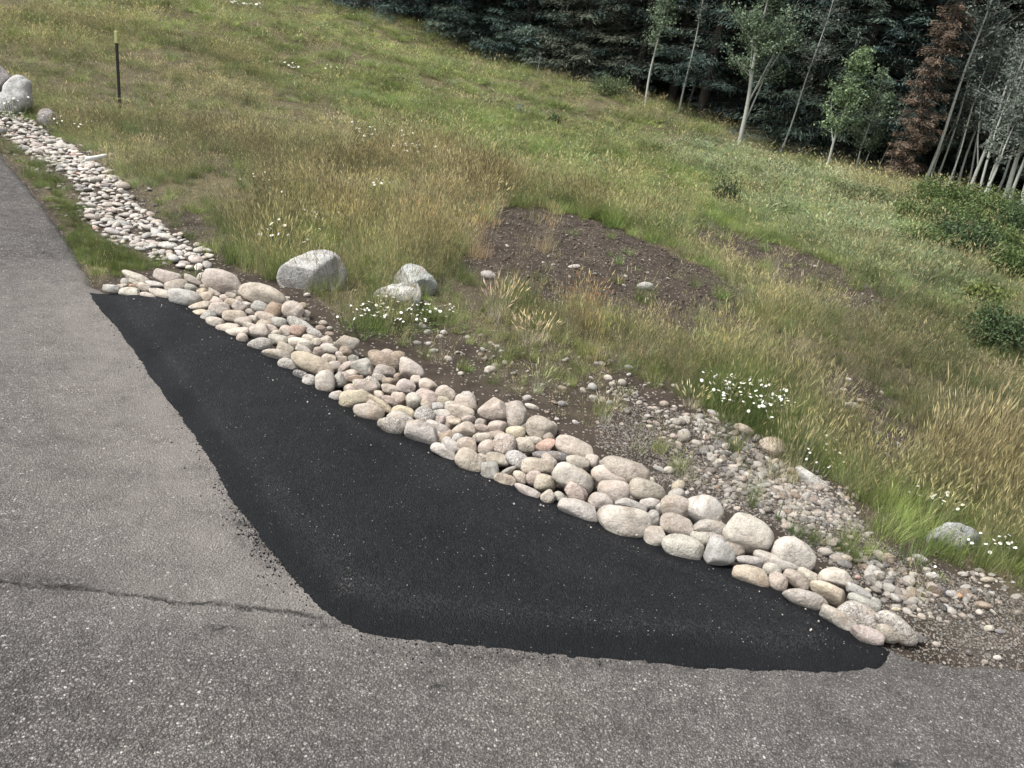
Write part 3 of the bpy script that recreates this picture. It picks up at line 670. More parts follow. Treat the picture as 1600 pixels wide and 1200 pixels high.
w4 = np.maximum.reduce([blobw(p4[0], p4[1], 760, 580, 170, 50, 18), blobw(p4[0], p4[1], 940, 610, 150, 60, 25), .9 * blobw(p4[0], p4[1], 1335, 620, 60, 30, 35), .9 * blobw(p4[0], p4[1], 1400, 702, 40, 35, 40), .10 * (sdist(x4, y4, DIRT) > 0), .3 * (sdist(x4, y4, DIRT2) > 0), .5 * blobw(p4[0], p4[1], 500, 500, 60, 30, 35)]) * (sdist(x4, y4, BORDER) < 0) * (sdist(x4, y4, ROAD) < 0)
A4 = pebbles(len(x4), x4, y4, w4 * .8, .008, .045, 3.2)
x5, y5 = sample(4000, -6, -1, 5.5, 10); p5 = project(np.c_[x5, y5, x5 * 0])
w5 = np.clip((sdist(x5, y5, CHANNEL) + .3) / .3, 0, 1) * (sdist(x5, y5, ROAD) < 0)
A5 = pebbles(len(x5), x5, y5, w5, .015, .06, 1.6)
nb_ = 150; i7 = rng.integers(0, len(FR_W) - 1, nb_); f7 = rng.uniform(size=nb_)[:, None]
c7 = FR_W[i7] * (1 - f7) + FR_W[i7 + 1] * f7 + rng.normal(size=(nb_, 2)) * .05 + np.array([-.02, -.03])
s7 = .0016 + .005 * rng.uniform(size=nb_) ** 4
A7 = (np.c_[c7, np.full(nb_, .030)], rng.uniform(0, 6, (nb_, 3)), np.c_[s7, s7 * .8, s7 * .6], palp[rng.integers(0, len(palp), nb_)])
A3 = (A3[0], A3[1], A3[2], A3[3] * .62)
xc, yc = sample(9000, *np.c_[GRAVEL.min(0), GRAVEL.max(0)].ravel()); pc = project(np.c_[xc, yc, xc * 0])
A8 = pebbles(len(xc), xc, yc, np.maximum.reduce([blobw(pc[0], pc[1], 1390, 905, 90, 34, 25), blobw(pc[0], pc[1], 1180, 730, 130, 50, 38), .7 * blobw(pc[0], pc[1], 1500, 930, 70, 26, 10)]) * (sdist(xc, yc, BORDER) < 0) * .55, .02, .06, 2.0)
cat_ = [np.concatenate(z) for z in zip(A8, A1, A3, A4, A5, A7)]
scatter('gravel', cat_[0], cat_[1], cat_[2], rng.integers(0, 8, len(cat_[0])), cat_[3], PEB, 'loose grey and tan gravel and pebbles strewn over the bare earth', 'gravel')
# black crumbs left beside the patch
nn = 9000
i = rng.integers(0, len(LEFT_EDGE) - 1, nn); f = rng.uniform(size=nn)[:, None]
c0 = LEFT_EDGE[i] * (1 - f) + LEFT_EDGE[i + 1] * f + rng.normal(size=(nn, 2)) * (.02 + .05 * rng.uniform(size=(nn, 1)) ** 2)
pp = project(np.c_[c0, np.zeros(nn)])
kx = (sdist(c0[:, 0], c0[:, 1], PATCH) < .03) & (rng.uniform(size=nn) < np.clip(.12 + .9 * blobw(pp[0], pp[1], 395, 825, 45, 75, -30) + .35 * blobw(pp[0], pp[1], 720, 1010, 350, 25), 0, 1))
c0 = c0[kx]; m = len(c0); s = .0008 + .003 * rng.uniform(size=m) ** 4
scatter('asphalt_crumbs', np.c_[c0, np.full(m, .001)], rng.uniform(0, 6, (m, 3)), np.c_[s, s, s * .7], rng.integers(0, 3, m), np.full((m, 3), .02), CRUMB, 'black asphalt crumbs scattered beside the edge of the patch', 'crumbs')

CLOD = [rock_mesh('clod', 450 + i, m_peb, 2, lump=.35, cuts=7, hard=.9) for i in range(4)]
x6, y6 = sample(7000, *np.c_[DIRT.min(0) - .3, DIRT.max(0) + .3].ravel()); k6 = rng.uniform(size=7000) < np.clip((sdist(x6, y6, DIRT) + .15) / .3, 0, 1) * np.clip(.5 + fbm(x6 * 3, y6 * 3, 68), 0, 1); x6, y6 = x6[k6], y6[k6]; m = len(x6)
s6 = .004 + .024 * rng.uniform(size=m) ** 3
scatter('soil_clods', np.c_[x6, y6, ground_z(x6, y6) + s6 * .1], rng.uniform(0, 6, (m, 3)), np.c_[s6 * .7, s6 * .6, s6 * .5], rng.integers(0, 4, m), np.array([(.062, .047, .036)]) * rng.uniform(.6, 1.5, (m, 1)), CLOD, 'dark brown clods of earth on the bare patch', 'soil')

# single stones lying in the gravel and the bare earth
ST = """1069 681 22 22 60 g;1115 646 22 10 25 w;1163 672 36 17 25 y;1184 684 12 11 20 w;1210 700 30 16 25 n;1030 733 22 9 25 g;1045 735 16 14 0 w;1060 760 24 18 -30 y;972 598 14 13 20 g;926 605 16 13 30 g;766 577 18 12 0 b;720 584 10 8 0 w;831 636 24 10 20 w;897 417 20 8 -5 w;1008 447 26 14 -5 g;763 430 26 16 15 g;1332 636 26 17 10 g;1302 615 14 7 5 n;1318 609 12 6 10 w;1345 626 11 7 20 y;1326 593 10 6 10 w;1378 614 9 6 40 b;1387 711 12 5 45 w;1403 693 9 5 45 w;1375 736 12 6 25 w;1378 660 8 5 40 b;1458 900 24 12 8 w;1372 866 15 14 40 b;1388 870 16 12 20 n;1437 873 26 14 25 w;1423 875 13 8 5 p;1448 890 14 8 10 w;1440 964 14 12 30 b;1476 948 16 10 10 g;1530 957 12 10 20 w;1558 1028 14 9 5 w;1545 982 16 11 0 b;1562 987 16 9 10 d;1499 931 11 8 20 o;1484 928 18 10 20 g;1400 952 16 7 5 y;1400 925 16 10 10 g;1355 923 12 9 0 y;1310 858 10 6 0 r;1340 902 9 8 0 r;1463 1007 14 9 20 b;1543 906 24 10 0 y;1290 862 24 14 10 g;1322 873 22 14 15 y;1505 897 18 8 5 g;1168 463 11 5 0 w;1470 866 20 6 25 d;480 461 11 8 0 w;505 505 14 10 10 b;470 492 14 12 0 n;515 513 9 7 0 g;658 507 9 7 0 b;693 520 11 9 0 g;1093 855 6 5 0 b;870 655 8 6 0 w;1235 735 13 11 20 n;1255 762 9 7 0 w"""
for row in ST.replace('\n', ';').split(';'):
    q = row.split(); cx, cy, L, Wd, an = map(float, q[:5])
    g = hit(cx, cy + Wd * .35); dep = (g - CAM) @ F; sc = dep / FPX
    c = at_y(cx, cy, g[1] + .15 * Wd * sc)
    o = stone_at('stone', c, L * sc, Wd * sc, an, .95, random.choice(SMALL), hill); o.color = tone(q[5])

rs = random.Random(4); made = 0
while made < 75:                                   # rubble left in the earth behind the border
    cx, cy = rs.uniform(650, 1080), rs.uniform(505, 700)
    y0 = np.interp(cx, [650, 760, 880, 1000, 1080], [500, 520, 545, 575, 600]); y1 = np.interp(cx, [650, 760, 880, 1000, 1080], [560, 610, 655, 725, 760])
    if not y0 < cy < y1: continue
    Lp = rs.choice([7, 8, 9, 10, 12, 15]); g = hit(cx, cy); sc = ((g - CAM) @ F) / FPX
    o = stone_at('stone', g + np.array([0, 0, .1 * Lp * sc]), Lp * sc, Lp * sc * rs.uniform(.5, .8), rs.uniform(-20, 40), .95, rs.choice(SMALL), hill); o.color = tone(rs.choice('bggwbnpd'), .2); made += 1

# boulders
def shaped(label, pts, col, seed, dr=.8, cuts=7, sub=4):
    """boulder whose face towards the road has the traced outline, with its own depth"""
    q = np.array(pts, float); c = (q.min(0) + q.max(0)) / 2; q = q - c
    ang = np.arctan2(-q[:, 1], q[:, 0]); rad = np.hypot(q[:, 0], q[:, 1]); o_ = np.argsort(ang); ang, rad = ang[o_], rad[o_]
    ang = np.r_[ang[-1] - 2 * math.pi, ang, ang[0] + 2 * math.pi]; rad = np.r_[rad[-1], rad, rad[0]]
    hpx = (q[:, 1].max() - q[:, 1].min()); wpx = (q[:, 0].max() - q[:, 0].min())
    g = hit(c[0], c[1] + hpx * .42); sc = ((g - CAM) @ F) / FPX
    ctr = at_y(c[0], c[1], g[1] + .30 * min(hpx, wpx) * sc); sc = ((ctr - CAM) @ F) / FPX
    r = np.random.default_rng(seed); V, Fc = ICO[sub]; th_ = np.arctan2(V[:, 1], V[:, 0]); ro = np.hypot(V[:, 0], V[:, 1])
    rr_ = np.interp(th_, ang, rad) * sc
    k_ = ro ** .75 * rr_; x_, y_ = k_ * np.cos(th_), k_ * np.sin(th_); z_ = np.sign(V[:, 2]) * np.abs(V[:, 2]) ** .8 * min(hpx, wpx) * .5 * sc * dr * (1 + .25 * n3(V * 1.5, seed))
    p = np.c_[x_, y_, z_]; R_ = min(hpx, wpx) * .5 * sc
    for _ in range(cuts):
        n = r.normal(size=3); n[2] = abs(n[2]) + .5; n /= np.linalg.norm(n); d = R_ * r.uniform(.45, .8); e = np.maximum(0, p @ n - d); p = p - n * (e * .9)[:, None] * (np.abs(V[:, 2]) > .12)[:, None]
    p = p * (1 + .02 * n3(V * 6, seed + 3))[:, None]
    Wp = ctr + p[:, :1] * R + p[:, 1:2] * U - p[:, 2:3] * F
    o = obj('boulder', mesh_from('boulder', Wp - ctr, Fc, m_boul)); o.location = Vector(ctr); o.color = (*col, 1)
    return tag(o, label, 'boulder')
def cr(ox, oy, k, pts): return [(ox + x / k, oy + y / k) for x, y in pts]
shaped('largest rounded grey boulder half hidden in grass behind the cobbles', cr(400, 340, 5, [(155, 480), (180, 420), (260, 350), (370, 290), (470, 255), (540, 248), (600, 265), (650, 300), (690, 370), (710, 450), (690, 540), (560, 600), (300, 590), (180, 540)]), (.40, .40, .39), 11, .8, 5)
shaped('angular grey boulder behind the lower pale rock among the grasses', cr(400, 340, 5, [(1075, 460), (1120, 410), (1190, 358), (1240, 365), (1340, 430), (1400, 490), (1420, 540), (1400, 600), (1290, 640), (1150, 600)]), (.37, .39, .37), 12, .9, 9)
shaped('low pale flat topped rock rising behind the white daisies', cr(400, 340, 5, [(910, 600), (1020, 540), (1110, 520), (1200, 505), (1250, 500), (1285, 560), (1290, 640), (1250, 730), (1000, 730), (930, 660)]), (.50, .51, .49), 13, .9, 9)
shaped('pale pointed boulder at the upper end of the stone channel', cr(0, 90, 7.5, [(-20, 560), (60, 420), (140, 280), (190, 225), (230, 210), (300, 225), (350, 262), (305, 285), (345, 400), (350, 520), (250, 620), (120, 690), (0, 690)]), (.42, .43, .42), 14, .7, 1)
shaped('dark boulder cut by the left edge beside the pale pointed one', cr(0, 90, 7.5, [(-160, 500), (-120, 160), (0, 80), (60, 150), (135, 260), (120, 420), (40, 540), (-80, 560)]), (.12, .11, .11), 15, .9, 8)
shaped('small dark boulder in the grass below the marker post', cr(0, 90, 7.5, [(430, 680), (470, 610), (560, 595), (640, 670), (690, 760), (640, 820), (540, 830), (450, 760)]), (.15, .14, .145), 16, .9, 7, 3)
g = hit(1290, 772); sc = ((g - CAM) @ F) / FPX
o = stone_at('boulder', at_y(1286, 764, g[1] + .10), 118 * sc, 44 * sc, 39, 1.3, rock_mesh('boulder', 377, m_boul, 4, lump=.18, cuts=14, hard=.9, depth=(.45, .85)))
o.location.z -= .035; o.color = (.46, .455, .43, 1)
tag(o, 'long half buried pale slab at the far edge of the gravel', 'boulder')
shaped('grey rock half covered by grass and daisies at the right', cr(937, 594, 2.413, [(1235, 610), (1290, 555), (1380, 548), (1440, 600), (1420, 660), (1260, 660)]), (.38, .40, .41), 18, 1.0, 7)
shaped('tan rounded rock half buried below the big daisy clump', cr(937, 594, 2.413, [(605, 225), (650, 215), (700, 262), (712, 300), (650, 300), (612, 260)]), (.34, .28, .22), 19, 1.0, 5, 3)

# ------------------------------------------------------------------ grasses
def blades(n, hgt, rad, width, lean, curve, seed, head=0, hw=.012, hl=.06, segs=3):
    r = np.random.default_rng(seed); V = []; Fc = []; sh = []
    for _ in range(n):
        a = r.uniform(0, 6.283); rd = rad * math.sqrt(r.uniform()); p = np.array([rd * math.cos(a), rd * math.sin(a), -.02])
        az_ = a + r.normal() * .9; hh = hgt * r.uniform(.55, 1.1); l0 = abs(r.normal()) * lean + .04; cv = curve * r.uniform(.4, 1.3)
        wdir = az_ + math.pi / 2 + r.normal() * .6; wv = np.array([math.cos(wdir), math.sin(wdir), 0]) * width * r.uniform(.7, 1.2)
        s = r.uniform(.35, 1.5); hue = r.uniform(.92, 1.08); base = len(V); th = l0
        for k in range(segs + 1):
            w = wv * (1 - k / (segs + .0)) if not head else wv * .5 * (1 - .5 * k / segs)
            if k == segs and not head: V.append(p.copy()); sh.append((s * hue, s, s))
            else: V += [p - w / 2, p + w / 2]; sh += [(s * hue, s, s)] * 2
            th += cv / segs; step = hh / segs
            d = np.array([math.sin(th) * math.cos(az_), math.sin(th) * math.sin(az_), math.cos(th)])
            if k < segs: p = p + d * step
        for k in range(segs - 1): b_ = base + 2 * k; Fc.append((b_, b_ + 1, b_ + 3, b_ + 2))
        b_ = base + 2 * (segs - 1)
        if head:
            Fc.append((b_, b_ + 1, b_ + 3, b_ + 2))
            up = d; side = np.array([math.cos(wdir), math.sin(wdir), 0]); q = len(V); L = hl * r.uniform(.7, 1.3)
            for sd in (side, np.cross(side, up)):
                q = len(V); V += [p - up * .01, p + up * L * .4 - sd * hw, p + up * L, p + up * L * .4 + sd * hw]
                sh += [(s * 1.15, s * 1.10, s * 1.02)] * 4; Fc.append((q, q + 1, q + 2, q + 3))
        else: Fc.append((b_, b_ + 1, b_ + 2))
    return np.array(V), Fc, np.array(sh)
def clump(name, parts, mat):
    V = []; Fc = []; sh = []; o_ = 0
    for v, f, s in parts:
        V.append(v); sh.append(s); Fc += [tuple(i + o_ for i in ff) for ff in f]; o_ += len(v)
    V = np.concatenate(V); sh = np.concatenate(sh)
    me = mesh_from(name, V, Fc, mat, False)
    a = me.attributes.new('shade', 'FLOAT_COLOR', 'POINT'); a.data.foreach_set('color', np.c_[sh, np.ones(len(sh))].astype(np.float32).ravel())
    return me
TUFT = []
for i in range(4): TUFT.append(clump('green_tuft', [blades(110, 1.0, .42, .0135, .20, .60, 10 + i)], m_grass))                                  # 0-3
for i in range(4): TUFT.append(clump('seed_tuft', [blades(48, 1.15, .40, .0075, .12, .26, 20 + i, head=1, hw=.0105, hl=.17), blades(50, .6, .42, .0125, .28, .6, 30 + i)], m_grass))  # 4-7
for i in range(3): TUFT.append(clump('matted_tuft', [blades(70, .75, .5, .0105, .75, .9, 40 + i), blades(22, 1.0, .45, .007, .16, .3, 45 + i, head=1, hw=.009, hl=.14)], m_grass))    # 8-10
for i in range(2): TUFT.append(clump('weed_tuft', [blades(40, .55, .4, .06, .6, .9, 50 + i), blades(40, .7, .4, .02, .4, .8, 60 + i)], m_grass))   # 11-12
for i in range(2): TUFT.append(clump('feather_tuft', [blades(44, .9, .34, .008, .22, .5, 70 + i, head=1, hw=.020, hl=.26), blades(60, .7, .34, .0125, .3, .7, 80 + i)], m_grass))  # 13-14
for i in range(3): TUFT.append(clump('stalk_tuft', [blades(13, 1.25, .45, .010, .16, .3, 110 + i, head=1, hw=.016, hl=.20), blades(26, .55, .45, .022, .5, .9, 115 + i)], m_grass))   # 15-17
gcol = np.array([(.225, .310, .085), (.250, .305, .100), (.165, .250, .075), (.275, .330, .090)])
ocol = np.array([(.51, .455, .285), (.47, .425, .275), (.56, .490, .315), (.42, .365, .220)])
bcol = np.array([(.235, .225, .160), (.280, .268, .198), (.180, .178, .122), (.200, .218, .130), (.300, .275, .205)])
pcol = np.array([(.31, .38, .24), (.36, .41, .29), (.26, .34, .22)])
def grass(n, rlo, rhi, size):
    r = np.sqrt(rng.uniform(rlo ** 2, rhi ** 2, n)); a = np.radians(rng.uniform(-46, 46, n))
    x, y = r * np.sin(a), r * np.cos(a)
    z = ground_z(x, y); px, py, _ = project(np.c_[x, y, z])
    zn = zone(px, py)
    clumpy = np.clip(.68 + 1.3 * fbm(x * 1.7, y * 1.7, 91, 4), .08, 1)
    k = rng.uniform(size=n) < bare(x, y) * np.minimum(zn[:, 0], 1) * clumpy
    x, y, z, zn, r = x[k], y[k], z[k], zn[k], r[k]; m = len(x)
    wts = zn[:, 2:6] * np.array([1.45, .72, .85, 1.25]) + np.c_[.22 * fbm(x * .8, y * .8, 95, 3), .22 * fbm(x * .9, y * .9, 97, 3), .1 * fbm(x, y, 99, 2), np.zeros(m)]
    wts = np.maximum(wts, 0.002); wts /= wts.sum(1)[:, None]; cs = np.cumsum(wts, 1); u = rng.uniform(size=m)
    ty = (u[:, None] > cs).sum(1).clip(0, 3)
    i4 = rng.integers(0, 1000, m)
    vid = np.select([ty == 0, ty == 1, ty == 2, ty == 3], [np.where(i4 % 9 == 0, 11 + i4 % 2, i4 % 4), 4 + i4 % 4, np.where(i4 % 3 == 0, 4 + i4 % 4, 8 + i4 % 3), np.where(i4 % 2 == 0, 13 + i4 % 2, i4 % 4)])
    tint = np.select([(ty == 0)[:, None], (ty == 1)[:, None], (ty == 2)[:, None]], [gcol[i4 % 4], ocol[i4 % 4], bcol[i4 % 5]], pcol[i4 % 3])
    # neighbouring clumps drift between the hues of their patch
    stk = rng.uniform(size=m) < .14; vid = np.where(stk, 15 + i4 % 3, vid)
    mean = wts[:, :1] * gcol.mean(0) + wts[:, 1:2] * ocol.mean(0) + wts[:, 2:3] * bcol.mean(0) + wts[:, 3:4] * pcol.mean(0)
    tint = tint * .68 + mean * .32
    tint = tint * rng.uniform(.55, 1.4, (m, 1)) * (1 + .55 * fbm(x * 2.0, y * 2.0, 103, 3))[:, None]
    tint = np.where(stk[:, None], tint * .4 + .6 * ocol[i4 % 4], tint) * .92
    tint = tint * (1 - .34 * np.clip(blobw(px[k], py[k], 1470, 600, 240, 130, 20), 0, 1) - .38 * np.clip(blobw(px[k], py[k], 110, 320, 140, 45, 48) + blobw(px[k], py[k], 185, 405, 65, 30, 20), 0, 1))[:, None]
    hgt = np.where(stk, .72, .56) * zn[:, 1] * rng.uniform(.45, 1.5, m) * (1 + .7 * fbm(x * 1.2, y * 1.2, 105, 2)) * np.where(ty == 1, 1.15, np.where(ty == 2, .8, .9))
    wd = size * .85 * rng.uniform(.8, 1.25, m) * np.clip(hgt / .16, .6, 1.4)
    return np.c_[x, y, z], np.c_[rng.normal(size=(m, 2)) * .12, rng.uniform(0, 6.28, m)], np.c_[wd, wd, hgt], vid, tint
G = [grass(32000, 2.2, 6.5, .145), grass(34000, 6.5, 11, .21), grass(26000, 11, 18, .34), grass(20000, 18, 34, .50)]
G = [np.concatenate(z) for z in zip(*G)]
print('grass clumps', len(G[0]))
scatter('meadow_grass', *G, TUFT, 'mixed green and straw coloured meadow grass covering the hillside', 'grass')

# golden and feathery tufts that stand out singly
def tuft_plant(name, cx, cy, hpx, wpx, col, vids, label, cat='grass tuft', group=None):
    g = hit(cx, cy); sc = ((g - CAM) @ F) / FPX
    e = empty(name, g); tag(e, label, cat, group)
    for q in range(len(vids)):
        o = bpy.data.objects.new('blades', SOLO[vids[q]]); o.color = (*[c * random.uniform(.9, 1.1) for c in col], 1)
        COL.objects.link(o); o.parent = e
        o.location = ((q - (len(vids) - 1) / 2) * wpx * sc * .35, random.uniform(-.05, .05), 0); o.rotation_euler = (0, 0, random.uniform(0, 6))
        o.scale = (wpx * sc * .75, wpx * sc * .75, hpx * sc)
    return e
SOLO = {}
for i in (0, 1, 4, 5, 13, 14):
    c = TUFT[i].copy(); c.materials.clear(); c.materials.append(m_leaf); SOLO[i] = c
GO = (.56, .46, .26); PA = (.60, .56, .42)
for spec in [(750, 402, 75, 40, GO, (4, 5), 'tall golden grass tuft at the left end of the bare earth'), (850, 392, 60, 34, GO, (5, 4), 'straw coloured grass tuft above the bare earth patch'),
             (905, 505, 60, 60, (.38, .28, .14), (5, 4), 'rusty brown grass tuft below the bare earth patch'), (780, 500, 70, 45, PA, (13, 14), 'pale feathery grass tuft beside the bare earth'),
             (830, 535, 48, 56, PA, (14, 13), 'pale cream feathery grass tuft in the stony ground'), (840, 608, 48, 36, PA, (13,), 'small pale feathery tuft above the cobbles'),
             (945, 665, 50, 36, PA, (14,), 'pale dry tuft beside the upper gravel'), (1078, 640, 40, 44, PA, (13,), 'pale feathery tuft above the gravel slope'),
             (1470, 765, 50, 34, PA, (14,), 'pale feathery tuft among the golden grass at right'), (1530, 775, 75, 80, GO, (4, 5, 4), 'wide golden grass tuft near the right edge'),
             (1178, 800, 90, 30, (.14, .20, .055), (0,), 'thin green grass tuft growing in the gravel behind the cobbles'), (925, 560, 80, 50, GO, (5, 4), 'golden upright tuft in the stony ground'),
             (1268, 850, 34, 46, (.12, .17, .06), (0, 1), 'short dark green tuft just behind the big right cobble'), (1312, 862, 34, 46, (.12, .17, .06), (1, 0), 'short dark green tuft at the edge of the shoulder gravel'), (1235, 826, 30, 36, (.12, .17, .06), (0,), 'small green tuft in the gap behind the largest right cobbles'),
             (640, 385, 60, 60, GO, (4, 5), 'golden grass tuft behind the angular boulder'), (1005, 590, 44, 50, (.33, .27, .14), (5,), 'low dry tuft on the stony slope')]:
    tuft_plant('grass_tuft', *spec)

# ------------------------------------------------------------------ daisies
m_petal = plain('white_petals', (.66, .66, .62), .6, .12, 40)
m_disc = plain('yellow_disc', (.62, .45, .06), .8, .2, 60)
m_stem = plain('green_stem', (.10, .14, .045), .7, .25, 20)
def flower_mesh():
    V = []; Fc = []; n = 13
    for i in range(n):
        a = 2 * math.pi * i / n; w = .19
        c, s = math.cos(a), math.sin(a); px, py = -s, c; q = len(V)
        for rad, ww, zz in ((.22, .10, .02), (.7, w, .0), (1.0, .08, -.12)):
            V += [(c * rad - px * ww, s * rad - py * ww, zz), (c * rad + px * ww, s * rad + py * ww, zz)]
        Fc += [(q, q + 1, q + 3, q + 2), (q + 2, q + 3, q + 5, q + 4)]
    k0 = len(Fc); q = len(V)
    V.append((0, 0, .16))
    for i in range(8): a = 2 * math.pi * i / 8; V.append((.32 * math.cos(a), .32 * math.sin(a), .04))
    for i in range(8): Fc.append((q, q + 1 + i, q + 1 + (i + 1) % 8))
    return mesh_from('flower', V[:q], Fc[:k0], m_petal), mesh_from('disc', V[q:], [tuple(i_ - q for i_ in f_) for f_ in Fc[k0:]], m_disc)
FLO, DISC = flower_mesh()
def stems_mesh(pts):
    V = []; Fc = []
    for (x, y, z) in pts:
        b0 = np.array([x * .35, y * .35, -.02]); t1 = np.array([x, y, z]); mid = (b0 + t1) / 2 + np.array([x, y, 0]) * .15
        for A, B in ((b0, mid), (mid, t1)):
            q = len(V); w = .0022
            for p in (A, B):
                V += [p + np.array([w, 0, 0]), p + np.array([-w * .5, w * .87, 0]), p + np.array([-w * .5, -w * .87, 0])]
            Fc += [(q, q + 1, q + 4, q + 3), (q + 1, q + 2, q + 5, q + 4), (q + 2, q, q + 3, q + 5)]
    return mesh_from('stems', V, Fc, m_stem)
def daisies(cx, cy, spread, hpx, n, fpx, label, leaf=True):
    """cx,cy: foot of the plant in the picture; spread, height and flower size in picture pixels"""
    g = hit(cx, cy); sc = ((g - CAM) @ F) / FPX
    e = empty('daisy_plant', g); tag(e, label, 'daisy plant', 'white daisies in the meadow')
    pts = []; n = int(n * 1.5) if n > 4 else n; spread = spread * 1.35; fpx = fpx * .7
    for _ in range(n):
        a = random.uniform(0, 6.28); q = math.sqrt(random.uniform(0, 1)) * spread * sc / 2
        pts.append((q * math.cos(a), q * math.sin(a) * 1.1, hpx * sc * random.uniform(.75, 1.2) * (1.35 if cy < 420 else 1)))
    obj('stems', stems_mesh(pts), e)
    for p in pts:
        o = bpy.data.objects.new('flower', FLO); COL.objects.link(o); o.parent = e; o.location = p
        s = fpx * sc / 2 * random.uniform(.6, 1.05); o.scale = (s, s, s); o.rotation_euler = (random.uniform(-.2, 1.1), random.uniform(-.6, .6), random.uniform(0, 6))
        c_ = bpy.data.objects.new('disc', DISC); COL.objects.link(c_); c_.parent = o
    if leaf:
        o = bpy.data.objects.new('leaves', SOLO[random.choice((0, 1))]); o.color = (.12, .18, .05, 1); COL.objects.link(o); o.parent = e
        w = spread * sc * 1.0; o.scale = (w, w, hpx * sc * .72)
for a in [(1165, 655, 92, 46, 78, 8.5, 'broad clump of white daisies beside the gravel slope'), (1110, 622, 40, 32, 8, 8, 'few white daisies left of the broad clump'),
          (625, 505, 95, 26, 42, 8, 'dense white daisies in front of the low pale rock'), (565, 520, 60, 34, 14, 8, 'white daisies left of the low pale rock'), (678, 500, 50, 20, 14, 6, 'small cream daisies right of the low pale rock'),
          (1295, 715, 40, 40, 7, 6.5, 'thin white daisies growing right of the tan rounded rock'), (1275, 735, 60, 30, 16, 6.5, 'white daisies behind the half buried pale slab'),
          (1465, 815, 36, 42, 9, 11, 'tall white flowers in front of the golden tuft'), (1425, 795, 40, 40, 6, 9, 'white flowers left of the tall flower group'),
          (1520, 865, 70, 34, 12, 9, 'white daisies above the grey rock at right'), (1580, 880, 50, 36, 9, 9, 'yellow white daisies at the right edge'),
          (1215, 812, 8, 30, 1, 11, 'single daisy in the gravel behind the cobbles'),
          (455, 398, 70, 28, 16, 9, 'white flat flower heads above the largest boulder'), (510, 365, 60, 24, 12, 8, 'white flowers uphill of the largest boulder'),
          (300, 440, 50, 20, 6, 5, 'few white flowers beside the lower channel'), (520, 350, 70, 20, 10, 6, 'white flowers in the straw grass uphill'),
          (575, 325, 70, 26, 12, 6, 'white daisies beside the dark green weeds uphill'), (590, 235, 80, 22, 22, 6, 'left group of white daisies midway up the meadow'),
          (640, 260, 70, 24, 18, 6, 'right group of white daisies midway up the meadow'), (710, 270, 60, 24, 12, 5.5, 'scattered daisies nearer the green grass'), (740, 285, 50, 24, 8, 5, 'scattered daisies at the edge of green grass'),
          (520, 128, 30, 16, 8, 6, 'small white flower patch high on the slope'), (455, 122, 24, 14, 8, 6, 'cream flower patch high on the slope'),
          (385, 22, 60, 12, 18, 7, 'white flowers near the crest of the hill'), (115, 212, 60, 16, 16, 5, 'small pale flowers beside the stone channel'), (20, 185, 40, 20, 14, 6, 'pale flowers around the pointed boulder'),
          (795, 262, 14, 16, 4, 6, 'small white flowers in the green band'), (430, 330, 60, 22, 10, 5.5, 'white flowers in the dry slope grass'), (400, 300, 50, 18, 8, 5, 'tiny white flowers higher in the dry slope grass'),
          (1465, 905, 20, 16, 3, 6, 'tiny daisies over the shoulder gravel')]:
    daisies(*a)

# ------------------------------------------------------------------ marker post, stick
m_postd = plain('dark_post_paint', (.022, .020, .018), .6, .3, 12); m_posty = plain('reflective_yellow', (.44, .45, .20), .5, .15, 12)
def post():
    b0 = hit(188, 178); y = b0[1]; tp = at_y(181, 48, y); e = empty('marker_post', b0); tag(e, 'thin dark roadside marker post with yellow top standing in the dry grass', 'marker post')
    d = tp - b0; w = .018
    def seg(nm, f0, f1, w, mat):
        bm = bmesh.new(); bmesh.ops.create_cube(bm, size=1)
        for v in bm.verts:
            f = f1 if v.co.z > 0 else f0; p = d * f; v.co = Vector((p[0] + v.co.x * 2 * w, p[1] + v.co.y * w * 1.1, p[2]))
        bmesh.ops.bevel(bm, geom=bm.edges[:], offset=.005, segments=1, affect='EDGES')
        m_ = bpy.data.meshes.new(nm); bm.to_mesh(m_); bm.free(); m_.materials.append(mat); obj(nm, m_, e)
    seg('shaft', -.1, .865, w, m_postd); seg('reflective_top', .855, 1.0, w * 1.12, m_posty)
post()
m_white = plain('weathered_white', (.62, .61, .58), .7, .12, 20)
def stick(p0, p1, r, name, label, cat, mat):
    A, B = hit(*p0), hit(*p1); A = A + np.array([0, 0, .09]); B = B + np.array([0, 0, .11])
    d = B - A; u = np.cross(d, [0, 0, 1.0]); u /= np.linalg.norm(u); v = np.cross(u, d); v /= np.linalg.norm(v); V = []; Fc = []
    for i in range(6):
        f = i / 5; c = A + d * f + u * .01 * math.sin(f * 5)
        for k in range(8): a = k * math.pi / 4; V.append(c + (u * math.cos(a) + v * math.sin(a)) * r * (1 - .2 * f))
    for i in range(5):
        for k in range(8): Fc.append((i * 8 + k, i * 8 + (k + 1) % 8, i * 8 + 8 + (k + 1) % 8, i * 8 + 8 + k))
    Fc += [tuple(range(7, -1, -1)), tuple(range(40, 48))]
    o = obj(name, mesh_from(name, V, Fc, mat)); tag(o, label, cat)
stick((136, 264), (169, 262), .022, 'stick', 'bleached white stick lying across the stone channel', 'stick', m_white)

